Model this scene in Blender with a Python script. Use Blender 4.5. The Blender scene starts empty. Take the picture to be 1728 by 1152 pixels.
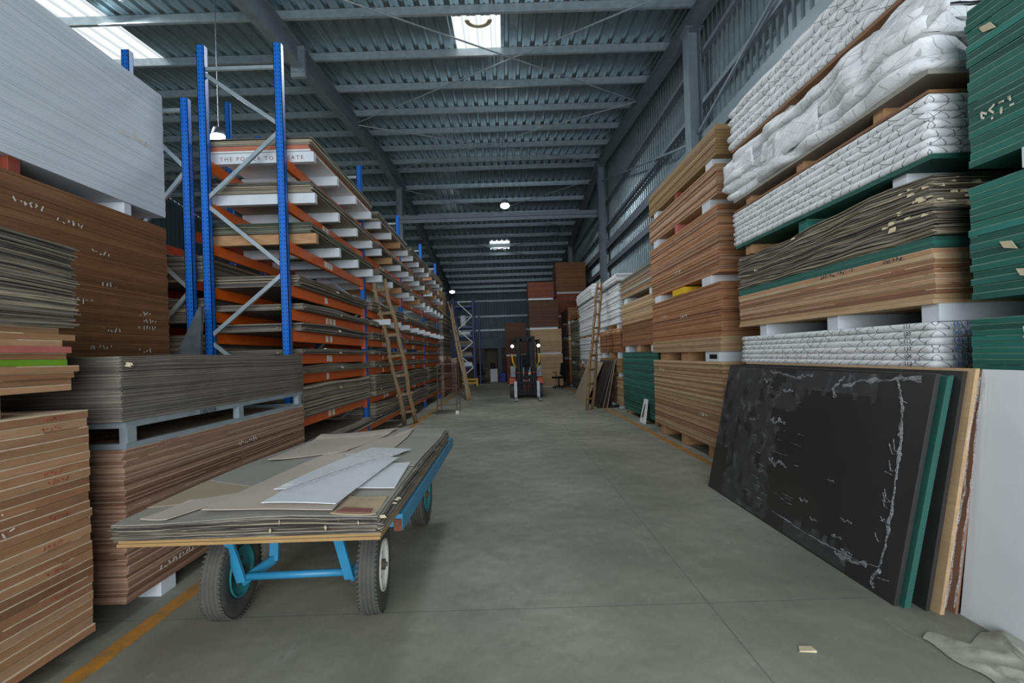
import bpy, bmesh, math, random
from mathutils import Vector, Matrix, noise
R = math.radians
SC = bpy.context.scene
COL = SC.collection
rnd = random.Random(7)

# ------------------------------------------------------------------ camera
EYE = 1.53
cam_d = bpy.data.cameras.new('camera'); cam = bpy.data.objects.new('camera', cam_d); COL.objects.link(cam)
cam_d.sensor_fit = 'HORIZONTAL'; cam_d.sensor_width = 36.0; cam_d.lens = 36.0 * 768 / 1728
cam_d.shift_x = (864 - 855) / 1728; cam_d.shift_y = -(576 - 600) / 1728
cam_d.clip_start = .02; cam_d.clip_end = 300
ro = R(1.8)
rx = Vector((math.cos(ro), 0, -math.sin(ro))); up = Vector((math.sin(ro), 0, math.cos(ro))); bk = Vector((0, -1, 0))
cam.matrix_world = Matrix(((rx.x, up.x, bk.x, 0), (rx.y, up.y, bk.y, 0), (rx.z, up.z, bk.z, EYE), (0, 0, 0, 1)))
SC.camera = cam
SC.view_settings.view_transform = 'Standard'; SC.view_settings.look = 'None'
SC.view_settings.gamma = 1; SC.view_settings.use_curve_mapping = False
SC.view_settings.exposure = 0.57

# ------------------------------------------------------------------ world and large lights
w = bpy.data.worlds.new('sky'); SC.world = w; w.use_nodes = True
w.node_tree.nodes['Background'].inputs[0].default_value = (.62, .78, 1, 1)
w.node_tree.nodes['Background'].inputs[1].default_value = 1.0
def area(name, loc, size, energy, color, aim):
    d = bpy.data.lights.new(name, 'AREA'); d.shape = 'RECTANGLE'; d.size, d.size_y = size; d.energy = energy; d.color = color
    o = bpy.data.objects.new(name, d); COL.objects.link(o); o.location = loc
    o.rotation_euler = (Vector(aim) - Vector(loc)).to_track_quat('-Z', 'Y').to_euler(); return o
area('shutter_daylight', (0.3, -5.2, 3.0), (8, 5), 620, (.97, .985, 1), (0, 6, 3.0))
area('roof_daylight_left', (-10.2, 9.6, 8.95), (2.6, 6), 1100, (.95, .98, 1), (-8.6, 8.6, 0))
area('roof_daylight_centre', (-.45, 11.3, 9.0), (1.2, 1.5), 180, (.88, .95, 1), (-.45, 11.3, 0))

# ------------------------------------------------------------------ helpers
def srgb(h):
    if isinstance(h, str): h = [int(h[i:i+2], 16) / 255 for i in (0, 2, 4)]
    return tuple(c / 12.92 if c <= .04045 else ((c + .055) / 1.055) ** 2.4 for c in h) + (1,)
class NT:
    def __init__(s, name):
        s.m = bpy.data.materials.new(name); s.m.use_nodes = True; s.t = s.m.node_tree; s.b = s.t.nodes['Principled BSDF']
        s.out = s.t.nodes['Material Output']
    def n(s, typ, props=None, **ins):
        nd = s.t.nodes.new(typ)
        for k, v in (props or {}).items(): setattr(nd, k, v)
        for k, v in ins.items():
            key = int(k[1:]) if k[0] == 'i' and k[1:].isdigit() else k.replace('_', ' ')
            s.set(nd.inputs[key], v)
        return nd
    def set(s, sock, v):
        if isinstance(v, bpy.types.NodeSocket): s.t.links.new(v, sock)
        elif isinstance(v, bpy.types.Node): s.t.links.new(v.outputs[0], sock)
        else: sock.default_value = v
    def math(s, op, a, b=0.0, c=None):
        nd = s.n('ShaderNodeMath', {'operation': op}, i0=a, i1=b)
        if c is not None: s.set(nd.inputs[2], c)
        return nd.outputs[0]
    def coord(s, scale=(1, 1, 1)):
        tc = s.n('ShaderNodeTexCoord'); oi = s.n('ShaderNodeObjectInfo')
        off = s.math('MULTIPLY', oi.outputs['Random'], 37.0)
        mp = s.n('ShaderNodeMapping', None, Vector=tc.outputs['Object'], Scale=scale)
        return s.n('ShaderNodeVectorMath', {'operation': 'ADD'}, i0=mp.outputs[0], i1=off).outputs[0]
    def rand(s):
        g = s.n('ShaderNodeNewGeometry'); oi = s.n('ShaderNodeObjectInfo')
        return s.math('FRACT', s.math('ADD', s.math('MULTIPLY', g.outputs['Random Per Island'], 5.17), s.math('MULTIPLY', oi.outputs['Random'], 7.31)))
    def noise(s, vec, scale=5, detail=4, rough=.55):
        return s.n('ShaderNodeTexNoise', None, Vector=vec, Scale=scale, Detail=detail, Roughness=rough).outputs['Fac']
    def ramp(s, fac, stops, interp='LINEAR'):
        nd = s.n('ShaderNodeValToRGB', None, Fac=fac); cr = nd.color_ramp; cr.interpolation = interp
        while len(cr.elements) < len(stops): cr.elements.new(.5)
        for e, (p, c) in zip(cr.elements, stops): e.position = p; e.color = c if isinstance(c, tuple) else srgb(c)
        return nd.outputs[0]
    def mix(s, f, a, b, blend='MIX'):
        nd = s.n('ShaderNodeMix', {'data_type': 'RGBA', 'blend_type': blend}); s.set(nd.inputs[0], f)
        s.set(nd.inputs[6], a); s.set(nd.inputs[7], b); return nd.outputs[2]
    def bump(s, h, st=.3, dist=.01):
        s.set(s.b.inputs['Normal'], s.n('ShaderNodeBump', None, Height=h, Strength=st, Distance=dist).outputs[0])
def plain(name, c, rough=.5, metal=0, c2=None, scale=6, bump=0, stretch=(1, 1, 1)):
    m = NT(name); v = m.coord(stretch); nz = m.noise(v, scale)
    c2 = c2 or c
    m.set(m.b.inputs['Base Color'], m.ramp(nz, [(.3, c), (.72, c2)]))
    m.b.inputs['Roughness'].default_value = rough; m.b.inputs['Metallic'].default_value = metal
    if bump: m.bump(m.noise(v, scale * 4), bump, .005)
    return m.m
def board_mat(name, cols, rough=.7, wear=.25, wearcol='e8e0d2', fine=True, seam=None):
    """sheet goods: a colour of its own for every sheet, fine plies along the edge, grain and scuffs"""
    m = NT(name); r = m.rand(); n = len(cols)
    base = m.ramp(r, [(i / n, c) for i, c in enumerate(cols)], 'CONSTANT')
    v = m.coord((1.2, 1.2, 30 if fine else 6)); g = m.noise(v, 3.0, 5, .65)
    base = m.mix(m.math('MULTIPLY', g, .55), base, m.mix(1.0, base, srgb('8a7a6a'), 'MULTIPLY'))
    v2 = m.coord((1, 1, 1)); st = m.noise(v2, 2.2, 6, .7)
    sc = m.math('MULTIPLY', m.math('GREATER_THAN', m.noise(m.coord((2, 2, 26)), 4.5, 3, .8), .70), wear)
    base = m.mix(sc, base, srgb(wearcol))
    base = m.mix(m.math('MULTIPLY', m.ramp(st, [(.45, (0, 0, 0, 1)), (.7, (1, 1, 1, 1))]), .3), base, m.mix(1.0, base, srgb('9b9080'), 'MULTIPLY'))
    oi = m.n('ShaderNodeObjectInfo'); val = m.math('ADD', m.math('MULTIPLY', m.math('FRACT', m.math('MULTIPLY', oi.outputs['Random'], 91.7)), .34), .78)
    base = m.mix(1.0, base, m.n('ShaderNodeCombineColor', None, Red=val, Green=val, Blue=val).outputs[0], 'MULTIPLY')
    if seam:
        gz = m.n('ShaderNodeSeparateXYZ', None, Vector=m.n('ShaderNodeTexCoord').outputs['Generated']).outputs[2]
        base = m.mix(m.math('MULTIPLY', m.math('GREATER_THAN', m.math('ADD', gz, m.math('MULTIPLY', m.noise(m.coord((3, 3, 3)), 3, 2), .2)), .97), m.math('GREATER_THAN', m.noise(m.coord((.8, .8, .8)), 2.0, 3), .42)), base, srgb(seam))
    m.set(m.b.inputs['Base Color'], base); m.b.inputs['Roughness'].default_value = rough
    m.bump(g, .35, .004); return m.m
M = {}
M['ply'] = board_mat('tan_plywood', ['b98f6c', 'ad815e', 'c09a78', 'a87b5a', 'b58a66', '8f6649'], seam='cdb79a')
M['ply_red'] = board_mat('red_brown_plywood', ['a4826c', '8f6c58', 'af8f78', '9b7460', 'a68570', '85604e'], wear=.4, seam='c4aa94')
M['ply_light'] = board_mat('light_tan_board', ['c3a680', 'b89a73', 'cbb08c', 'b4926c'])
M['ply_gold'] = board_mat('golden_board', ['a88a58', 'b0925f', '9a7c4e', 'ad8c5e'])
M['ply_orange'] = board_mat('warm_brown_board', ['b07a52', 'a36d48', 'bb8860', '8a5836', 'ab7650'], wear=.5, seam='c79f78')
M['mdf'] = board_mat('brown_mdf', ['8d6240', '875c3b', '936845', '825837'], wear=.08, fine=False)
M['mdf_dark'] = board_mat('dark_brown_board', ['5e3c26', '553420', '66432b'], wear=.06, fine=False)
M['red'] = board_mat('red_brown_board', ['8c4a30', '84432b', '93523a'], wear=.06, fine=False)
def white_mat():
    m = NT('white_board_edge'); r = m.rand(); v = m.coord()
    m.set(m.b.inputs['Base Color'], m.mix(m.math('MULTIPLY', m.noise(v, 3, 5), .25), m.ramp(r, [(0, 'c8d0d8'), (.3, 'cdd4dc'), (.6, 'c4ccd4'), (.85, 'cbd3da')], 'CONSTANT'), srgb('b6bfc8')))
    m.b.inputs['Roughness'].default_value = .6; return m.m
M['white'] = white_mat()
M['teal'] = board_mat('teal_green_board', ['1e6f60', '1a6557', '23786a', '185a4d', '206f62'], wear=.18, wearcol='7fa39a', seam='5d8272')
M['teal_light'] = board_mat('teal_board_face', ['28695d', '246156'], wear=.2, wearcol='7fa39a')
M['lam'] = board_mat('grey_laminate_sheets', ['827d72', '8f897b', '696760', 'a09987', '5d5c57', '898273', 'b5ab95', '75726a'], wear=.3, wearcol='b9b09a')
M['lam_dark'] = board_mat('dark_grey_laminate_sheets', ['7a766e', '868177', '66635d', '979083', '716e67', '8c877c'], wear=.3, wearcol='9c968a')
M['lam_green'] = board_mat('green_grey_laminate_sheets', ['6d7360', '5c6656', '7f816c', '8f8d78', '4f5a4c'], wear=.3)
M['lam_cream'] = board_mat('cream_grey_laminate_sheets', ['948d78', '65655f', '7c776a', 'aca288', '565752', '8a8474', '706d65', 'bbb29a'], wear=.45, wearcol='c9bd9c')
M['beige'] = plain('beige_sheet_face', 'b5aa9d', .75, 0, 'aba094', 3)
M['greyface'] = plain('grey_sheet_face', '939087', .7, 0, '87847b', 3)
M['tanface'] = plain('tan_sheet_face', '9d907b', .75, 0, '928671', 3)
M['whiteface'] = plain('white_sheet_face', 'd9dedf', .35, 0, 'd2d8da', 3)
M['timber'] = plain('bearer_timber', 'b58f68', .8, 0, '9b7650', 8, .3, (1, 6, 6))
M['bearer_white'] = plain('white_board_bearer', 'cfd6da', .6, 0, 'c2cacf', 5)
M['bearer_red'] = plain('red_wood_bearer', '8a3f2a', .7, 0, '7a3523', 6)
M['orange'] = plain('orange_paint', 'e2681f', .38, 0, 'd45c18', 4)
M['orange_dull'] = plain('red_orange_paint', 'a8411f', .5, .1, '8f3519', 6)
M['galv'] = plain('galvanised_steel', 'b6c4ca', .36, .5, '9dacb3', 7)
M['galv_dull'] = plain('dull_galvanised_steel', '6f787c', .5, .6, '5a6367', 9)
M['cartblue'] = plain('light_blue_paint', '2d80a6', .4, 0, '2a7498', 6)
M['tealrim'] = plain('teal_paint', '2b7f83', .45, 0, '236b70', 12)
M['whiterim'] = plain('white_rim_paint', 'd8d8d2', .45, 0, 'c4c3bb', 12)
M['rust'] = plain('rust', '7a4330', .8, .2, '59331f', 30)
M['rusty'] = plain('rusty_steel', '5c4636', .7, .4, '6f6a62', 20)
M['rubber'] = plain('dusty_rubber', '3d3d3a', .85, 0, '4d4c47', 10, .2)
M['black'] = plain('black_plastic', '141416', .5, 0, '1b1b1e', 5)
M['blacksteel'] = plain('black_steel', '0d0f12', .45, .1, '14181c', 6)
for k_ in ('blacksteel', 'black'):
    M[k_].node_tree.nodes['Principled BSDF'].inputs['Specular IOR Level'].default_value = .15; M[k_].node_tree.nodes['Principled BSDF'].inputs['Metallic'].default_value = 0
M['darkpanel'] = plain('charcoal_laminate', '2b2a2a', .4, 0, '333130', 1.5)
M['navy'] = plain('navy_paint', '1f2b70', .45, 0, '1a2560', 4)
M['yellow'] = plain('yellow_paint', 'd8b21c', .5, 0, 'c79f14', 6)
M['bluebin'] = plain('blue_plastic', '22309a', .5)
M['steel'] = plain('bare_steel', '8a8e90', .4, .7, '73777a', 10)
M['pole'] = plain('pale_wooden_pole', 'a58f70', .8, 0, '806a50', 9, .4, (4, 4, .6))
M['pole_dark'] = plain('brown_wooden_pole', '8a6c4c', .8, 0, '6a5036', 9, .4, (4, 4, .6))
M['office'] = plain('blue_grey_panel', '3a4856', .5, .1, '333f4c', 2)
M['officein'] = plain('office_wall_beige', '8d8a7c', .8, 0, '827f72', 2)
M['doorbrown'] = plain('dark_brown_door', '3b2b22', .6, 0, '33251d', 3)
M['column'] = plain('painted_grey_steel', '87939a', .42, .2, '79858d', 4)
M['paint_yellow'] = None
M['chalk'] = plain('chalk_marks', 'cfc8bb', .9)
M['redink'] = plain('red_ink', 'a23c34', .9)
M['blueink'] = plain('blue_ink', '4a68a8', .8)
M['darkink'] = plain('dark_ink', '3a3a3c', .8)
M['textink'] = plain('brown_printed_letters', '7b5f5a', .7)
M['tag'] = plain('white_paper_label', 'e2e3df', .7)
M['pinkboard'] = plain('pink_board_edge', 'b4665c', .8, 0, 'a3584f', 8)
M['limeboard'] = plain('lime_board_edge', '6f9a1f', .8, 0, '5f8a19', 8)
M['paper'] = plain('torn_paper', 'c9bea0', .85, 0, 'b5aa8c', 12)
def blue_mat():
    """blue rack paint with the row of punched slots"""
    m = NT('blue_rack_paint'); tc = m.n('ShaderNodeTexCoord'); sp = m.n('ShaderNodeSeparateXYZ', None, Vector=tc.outputs['Object'])
    fz = m.math('ABSOLUTE', m.math('SUBTRACT', m.math('FRACT', m.math('MULTIPLY', sp.outputs[2], 1 / .05)), .5))
    fx = m.math('ABSOLUTE', m.math('SUBTRACT', m.math('ABSOLUTE', sp.outputs[0]), .022))
    fy = m.math('ABSOLUTE', m.math('SUBTRACT', m.math('ABSOLUTE', sp.outputs[1]), .022))
    hx = m.math('LESS_THAN', fx, .006); hy = m.math('LESS_THAN', fy, .006); hz = m.math('LESS_THAN', fz, .17)
    h = m.math('MULTIPLY', m.math('MAXIMUM', hx, hy), hz)
    m.set(m.b.inputs['Base Color'], m.mix(h, srgb('1466c2'), srgb('0d2c52'))); m.b.inputs['Roughness'].default_value = .38
    return m.m
M['blue'] = blue_mat()
def wrap_mat(name, dens=1.0, c1='e6eaeb', c2='d3d8d9'):
    """white woven wrapping with creases and broken diagonal strap threads"""
    m = NT(name); v = m.coord(); sp = m.n('ShaderNodeSeparateXYZ', None, Vector=v)
    u = m.math('ADD', sp.outputs[0], sp.outputs[1]); z = sp.outputs[2]
    wob = m.math('MULTIPLY', m.noise(v, 5, 2), .05)
    def line(sx, sz, wd):
        t = m.math('ADD', m.math('ADD', m.math('MULTIPLY', u, sx), m.math('MULTIPLY', z, sz)), m.math('MULTIPLY', wob, sx * .8))
        return m.math('LESS_THAN', m.math('ABSOLUTE', m.math('SUBTRACT', m.math('FRACT', t), .5)), wd)
    a = m.math('MULTIPLY', line(10.5, 16, .05), m.math('GREATER_THAN', m.noise(v, 3.5, 2), .42))
    b = m.math('MULTIPLY', line(6.2, -11, .035), m.math('GREATER_THAN', m.noise(m.coord((1.3, 1.3, 1.3)), 2.6, 2), .52))
    l = m.math('MULTIPLY', m.math('MAXIMUM', a, b), dens)
    base = m.ramp(m.noise(v, 6, 5, .7), [(.3, c1), (.75, c2)])
    dirt = m.math('MULTIPLY', m.math('GREATER_THAN', m.noise(v, 9, 3, .8), .68), .35)
    base = m.mix(dirt, base, srgb('b5a596'))
    m.set(m.b.inputs['Base Color'], m.mix(m.math('MULTIPLY', l, .8), base, srgb('55565a'))); m.b.inputs['Roughness'].default_value = .42
    m.bump(m.noise(v, 22, 6, .7), .55, .012); return m.m
M['wrap'] = wrap_mat('white_woven_wrap'); M['wrap_plain'] = wrap_mat('white_crumpled_wrap', .45)
def film_mat():
    m = NT('clear_plastic_film'); v = m.coord()
    tr = m.n('ShaderNodeBsdfTransparent'); m.b.inputs['Base Color'].default_value = (.8, .82, .84, 1); m.b.inputs['Roughness'].default_value = .18
    f = m.ramp(m.noise(v, 9, 6, .75), [(.52, (.03, .03, .03, 1)), (.85, (.3, .3, .3, 1))])
    mx = m.n('ShaderNodeMixShader'); m.set(mx.inputs[0], f); m.set(mx.inputs[1], tr); m.set(mx.inputs[2], m.b.outputs[0])
    m.set(m.out.inputs[0], mx); m.bump(m.noise(v, 30, 6, .7), .8, .02); return m.m
M['film'] = film_mat()
def film_thick():
    m = NT('folded_plastic_film'); v = m.coord((1, .5, 2.2)); tr = m.n('ShaderNodeBsdfTransparent')
    m.b.inputs['Base Color'].default_value = (.75, .77, .78, 1); m.b.inputs['Roughness'].default_value = .2
    f = m.ramp(m.noise(v, 25, 6, .8), [(.4, (.08, .08, .08, 1)), (.7, (.85, .85, .85, 1))])
    mx = m.n('ShaderNodeMixShader'); m.set(mx.inputs[0], f); m.set(mx.inputs[1], tr); m.set(mx.inputs[2], m.b.outputs[0])
    m.set(m.out.inputs[0], mx); m.bump(m.noise(v, 60, 5, .7), .9, .02); return m.m
M['film_fold'] = film_thick()
def emit(name, c, s, rib=False):
    m = NT(name); e = m.n('ShaderNodeEmission', None, Color=c, Strength=s)
    m.set(m.out.inputs[0], e); return m.m
M['lampglow'] = emit('lamp_glow', (.92, .96, 1, 1), 22)
M['headlight'] = emit('headlight_glow', (1, .98, .85, 1), 1.1)
def skylight_mat():
    m = NT('translucent_skylight'); sp = m.n('ShaderNodeSeparateXYZ', None, Vector=m.n('ShaderNodeNewGeometry').outputs['Position'])
    t = m.math('FRACT', m.math('DIVIDE', m.math('ADD', sp.outputs[0], 17.0), .333))
    e = m.n('ShaderNodeEmission', None, Color=m.ramp(t, [(0, 'f2f5f6'), (.55, 'ffffff'), (.62, 'c3cdd2'), (.7, 'e9eef0'), (.92, 'eef1f2'), (.97, 'cdd6da')]), Strength=.78)
    m.set(m.out.inputs[0], e); return m.m
M['skylight'] = skylight_mat()
def floor_mat():
    m = NT('worn_concrete'); tc = m.n('ShaderNodeTexCoord'); v = tc.outputs['Object']
    a = m.noise(v, .55, 8, .62); b = m.noise(v, 4.5, 6, .7); c = m.noise(v, 45, 3, .6)
    base = m.ramp(a, [(.32, '6c6b5e'), (.5, '89887a'), (.68, 'a4a293')])
    base = m.mix(m.ramp(b, [(.42, (0, 0, 0, 1)), (.75, (.55, .55, .55, 1))]), base, srgb('64645a'))
    base = m.mix(m.math('MULTIPLY', m.math('GREATER_THAN', m.noise(m.n('ShaderNodeMapping', None, Vector=v, Scale=(3, .8, 1)).outputs[0], 2.3, 6, .8), .64), .28), base, srgb('a5a79d'))
    base = m.mix(m.math('MULTIPLY', c, .25), base, srgb('6b6d64'))
    sp = m.n('ShaderNodeSeparateXYZ', None, Vector=v)
    def joint(s, off, per):
        t = m.math('ABSOLUTE', m.math('SUBTRACT', m.math('FRACT', m.math('DIVIDE', m.math('ADD', s, off), per)), .5))
        return m.math('LESS_THAN', t, .0045 / per)
    j = m.math('MAXIMUM', joint(sp.outputs[0], 100 - 1.17 + 2.0, 4.0), joint(sp.outputs[1], 100 - 2.75 + 2.0, 4.0))
    base = m.mix(m.math('MULTIPLY', j, .55), base, srgb('4c4d48'))
    m.set(m.b.inputs['Base Color'], base)
    m.set(m.b.inputs['Roughness'], m.ramp(b, [(.3, (.5, .5, .5, 1)), (.7, (.72, .72, .72, 1))]))
    m.bump(m.math('ADD', m.math('MULTIPLY', c, .3), b), .12, .01); return m.m
M['floor'] = floor_mat()
def lane_mat():
    m = NT('worn_yellow_line_paint'); v = m.coord()
    f = m.ramp(m.noise(v, 5, 8, .75), [(.40, (0, 0, 0, 1)), (.58, (1, 1, 1, 1))])
    m.set(m.b.inputs['Base Color'], m.mix(f, srgb('b8791c'), srgb('8c6a3a'))); m.b.inputs['Roughness'].default_value = .6
    return m.m
M['lane'] = lane_mat()
def sheet_metal(name, c1, c2, rough=.36, metal=.75):
    m = NT(name); v = m.coord((8, .25, 1)); n = m.noise(v, 3, 5, .6)
    m.set(m.b.inputs['Base Color'], m.ramp(n, [(.3, c1), (.7, c2)])); m.b.inputs['Metallic'].default_value = metal
    m.set(m.b.inputs['Roughness'], m.math('ADD', m.math('MULTIPLY', m.noise(m.coord(), 2.0, 4), .22), rough - .1))
    return m.m
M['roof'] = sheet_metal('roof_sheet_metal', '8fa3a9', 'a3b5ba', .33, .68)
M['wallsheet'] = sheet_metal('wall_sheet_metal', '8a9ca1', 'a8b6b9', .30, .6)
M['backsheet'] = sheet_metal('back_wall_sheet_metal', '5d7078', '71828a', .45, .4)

class MB:
    def __init__(s): s.v = []; s.f = []; s.mi = []
    def add(s, vs, fs, mi=0):
        o = len(s.v); s.v += [tuple(v) for v in vs]; s.f += [tuple(i + o for i in f) for f in fs]; s.mi += [mi] * len(fs); return s
    def hexa(s, p, mi=0): return s.add(p, [(0, 3, 2, 1), (4, 5, 6, 7), (0, 1, 5, 4), (1, 2, 6, 5), (2, 3, 7, 6), (3, 0, 4, 7)], mi)
    def box(s, x0, x1, y0, y1, z0, z1, mi=0):
        return s.hexa([(x0, y0, z0), (x1, y0, z0), (x1, y1, z0), (x0, y1, z0), (x0, y0, z1), (x1, y0, z1), (x1, y1, z1), (x0, y1, z1)], mi)
    def bar(s, a, b, wd, ht, mi=0, upv=(0, 0, 1)):
        a = Vector(a); b = Vector(b); d = (b - a).normalized(); u = Vector(upv)
        if abs(d.dot(u)) > .98: u = Vector((1, 0, 0))
        x = d.cross(u).normalized() * wd / 2; y = x.cross(d).normalized() * ht / 2
        return s.hexa([a - x - y, a + x - y, a + x + y, a - x + y, b - x - y, b + x - y, b + x + y, b - x + y], mi)
    def tube(s, pts, r, n=8, mi=0, r1=None):
        pts = [Vector(p) for p in pts]; rings = []
        for i, p in enumerate(pts):
            d = (pts[min(i + 1, len(pts) - 1)] - pts[max(i - 1, 0)]).normalized()
            u = Vector((0, 0, 1)) if abs(d.z) < .9 else Vector((1, 0, 0))
            x = d.cross(u).normalized(); y = d.cross(x); t = i / max(1, len(pts) - 1)
            rr = r if r1 is None else r + (r1 - r) * t
            rings.append([p + x * math.cos(2 * math.pi * k / n) * rr + y * math.sin(2 * math.pi * k / n) * rr for k in range(n)])
        vs = [v for g in rings for v in g]; fs = []
        for i in range(len(rings) - 1):
            for k in range(n): fs.append((i * n + k, i * n + (k + 1) % n, (i + 1) * n + (k + 1) % n, (i + 1) * n + k))
        fs += [tuple(reversed(range(n))), tuple(range((len(rings) - 1) * n, len(rings) * n))]
        return s.add(vs, fs, mi)
    def lathe(s, prof, c, axis, n=28, mi=0):
        """prof: (radius, offset along axis); closed loop"""
        ax = Vector(axis).normalized(); u = Vector((0, 0, 1)) if abs(ax.z) < .9 else Vector((1, 0, 0)); x = ax.cross(u).normalized(); y = ax.cross(x)
        c = Vector(c); vs = []; m = len(prof)
        for k in range(n):
            a = 2 * math.pi * k / n; d = x * math.cos(a) + y * math.sin(a)
            vs += [c + d * r + ax * o for r, o in prof]
        fs = [(k * m + i, k * m + (i + 1) % m, ((k + 1) % n) * m + (i + 1) % m, ((k + 1) % n) * m + i) for k in range(n) for i in range(m)]
        return s.add(vs, fs, mi)
    def ball(s, c, r, mi=0):
        vs = []; n = 10
        for i in range(1, 6):
            for k in range(n):
                t = math.pi * i / 6; p = 2 * math.pi * k / n
                vs.append((c[0] + r[0] * math.sin(t) * math.cos(p), c[1] + r[1] * math.sin(t) * math.sin(p), c[2] + r[2] * math.cos(t)))
        fs = [(i * n + k, i * n + (k + 1) % n, (i + 1) * n + (k + 1) % n, (i + 1) * n + k) for i in range(4) for k in range(n)]
        fs += [tuple(range(n)), tuple(reversed(range(4 * n, 5 * n)))]
        return s.add(vs, fs, mi)
    def build(s, name, mats, parent=None, smooth=False, bevel=0, origin=None):
        mats = mats if isinstance(mats, (list, tuple)) else [mats]
        xs = [v[0] for v in s.v]; ys = [v[1] for v in s.v]; zs = [v[2] for v in s.v]
        o = Vector(origin) if origin else Vector(((min(xs) + max(xs)) / 2, (min(ys) + max(ys)) / 2, min(zs)))
        me = bpy.data.meshes.new(name); me.from_pydata([Vector(v) - o for v in s.v], [], s.f)
        for m in mats: me.materials.append(M[m] if isinstance(m, str) else m)
        me.polygons.foreach_set('material_index', s.mi)
        bm = bmesh.new(); bm.from_mesh(me); bmesh.ops.recalc_face_normals(bm, faces=bm.faces); bm.to_mesh(me); bm.free()
        if smooth: me.polygons.foreach_set('use_smooth', [len(p.vertices) <= 4 for p in me.polygons])
        ob = bpy.data.objects.new(name, me); COL.objects.link(ob)
        if parent is not None: ob.parent = parent; o = o - wloc(parent)
        ob.location = o
        if bevel:
            b = ob.modifiers.new('bevel', 'BEVEL'); b.width = bevel; b.segments = 2; b.limit_method = 'ANGLE'
        return ob
def wloc(o):
    l = Vector(o.location)
    while o.parent: o = o.parent; l += Vector(o.location)
    return l
def tag(o, label=None, cat=None, group=None, kind=None):
    if label: o['label'] = label
    if cat: o['category'] = cat
    if group: o['group'] = group
    if kind: o['kind'] = kind
    return o
def empty(name, loc, label, cat, group=None):
    o = bpy.data.objects.new(name, None); COL.objects.link(o); o.location = loc; o.empty_display_size = .2
    return tag(o, label, cat, group)
def struct(name, mb, mats, label=None, **k): return tag(mb.build(name, mats, **k), label, kind='structure')
def copy_tree(o, parent=None):
    c = o.copy(); COL.objects.link(c); c.parent = parent
    for ch in list(o.children): copy_tree(ch, c)
    return c

# ------------------------------------------------------------------ the building
RIDGE = 20.8
def roofz(y): return 10.5 - .105 * (RIDGE - y) if y < RIDGE else 10.5 - .135 * (y - RIDGE)
XL, XR, YB, YF = -17.0, 4.75, 43.0, -5.5
struct('floor', MB().box(XL, XR + .3, YF - 3, YB + .3, -.15, 0), 'floor', origin=(0, 0, 0))
# roof: ribs run along the hall; openings are left where the skylight sheets lie
SKY = [(-11.6, -8.72, 6.6, 12.15), (-1.07, .10, 10.55, 12.2), (-.86, .42, 30.4, 31.9)]
def ribprof(x0, x1, per=.333):
    out = []; x = x0
    while x < x1 - 1e-6:
        for a, z in ((0, 0), (.06, 0), (.066, .008), (.11, .008), (.116, 0), (.20, 0), (.225, .06), (.30, .06)): out.append((x + a, z))
        x += per
    out.append((x1, 0)); return out
mb = MB(); pr = ribprof(XL, XR)
ys = sorted({YF - .5, RIDGE, YB + .3} | {y for s in SKY for y in s[2:]})
def insky(xm, ym): return any(a < xm < b and c < ym < d for a, b, c, d in SKY)
for j in range(len(ys) - 1):
    ya, yb = ys[j], ys[j + 1]
    for i in range(len(pr) - 1):
        (xa, za), (xb, zb) = pr[i], pr[i + 1]
        if insky((xa + xb) / 2, (ya + yb) / 2): continue
        e = 1e-4
        mb.add([(xa, ya, roofz(ya) + za), (xb, ya, roofz(ya) + zb), (xb, yb, roofz(yb) + zb), (xa, yb, roofz(yb) + za)], [(0, 1, 2, 3)])
struct('ceiling', mb, 'roof', 'corrugated grey metal roof sheeting seen from below')
for k, (xa, xb, ya, yb) in enumerate(SKY):
    mb = MB(); q = [(x, z) for x, z in pr if xa - .02 <= x <= xb + .02]
    for i in range(len(q) - 1):
        (a, za), (b, zb) = q[i], q[i + 1]
        mb.add([(a, ya, roofz(ya) + za + .01), (b, ya, roofz(ya) + zb + .01), (b, yb, roofz(yb) + zb + .01), (a, yb, roofz(yb) + za + .01)], [(0, 1, 2, 3)])
    struct('window_%d' % (k + 1), mb, 'skylight', 'translucent corrugated skylight sheet in the roof')
# round vent cowl resting above the middle skylight
mb = MB()
for k in range(14):
    a = math.pi * (1.0 + k / 14); b = math.pi * (1.0 + (k + 1) / 14); c = (-.42, roofz(10.9) - .03)
    mb.hexa([(c[0] + r * math.cos(t), 10.85 - r * math.sin(t) * .8 - .15, c[1] + dz) for dz in (0, .02) for r, t in ((.22, a), (.32, a), (.32, b), (.22, b))])
tag(mb.build('vent_ring', 'paper'), 'brown half ring of a vent showing against the middle skylight', 'vent')
# purlins (Z sections) across the hall
pys = [RIDGE - .45 - 1.70 * k for k in range(16)] + [RIDGE + .45 + 1.60 * k for k in range(14)]
for k, y in enumerate(pys):
    if y < YF or y > YB: continue
    z = roofz(y) - .004; mb = MB()
    mb.box(XL, XR, y - .004, y + .004, z - .23, z); mb.box(XL, XR, y - .07, y, z - .236, z - .23); mb.box(XL, XR, y, y + .07, z - .006, z)
    mb.box(XL, XR, y - .07, y - .064, z - .23, z - .21)
    struct('trim_%d' % (k + 1), mb, 'galv', 'galvanised roof purlin')
N0 = len(pys) + 1
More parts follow.
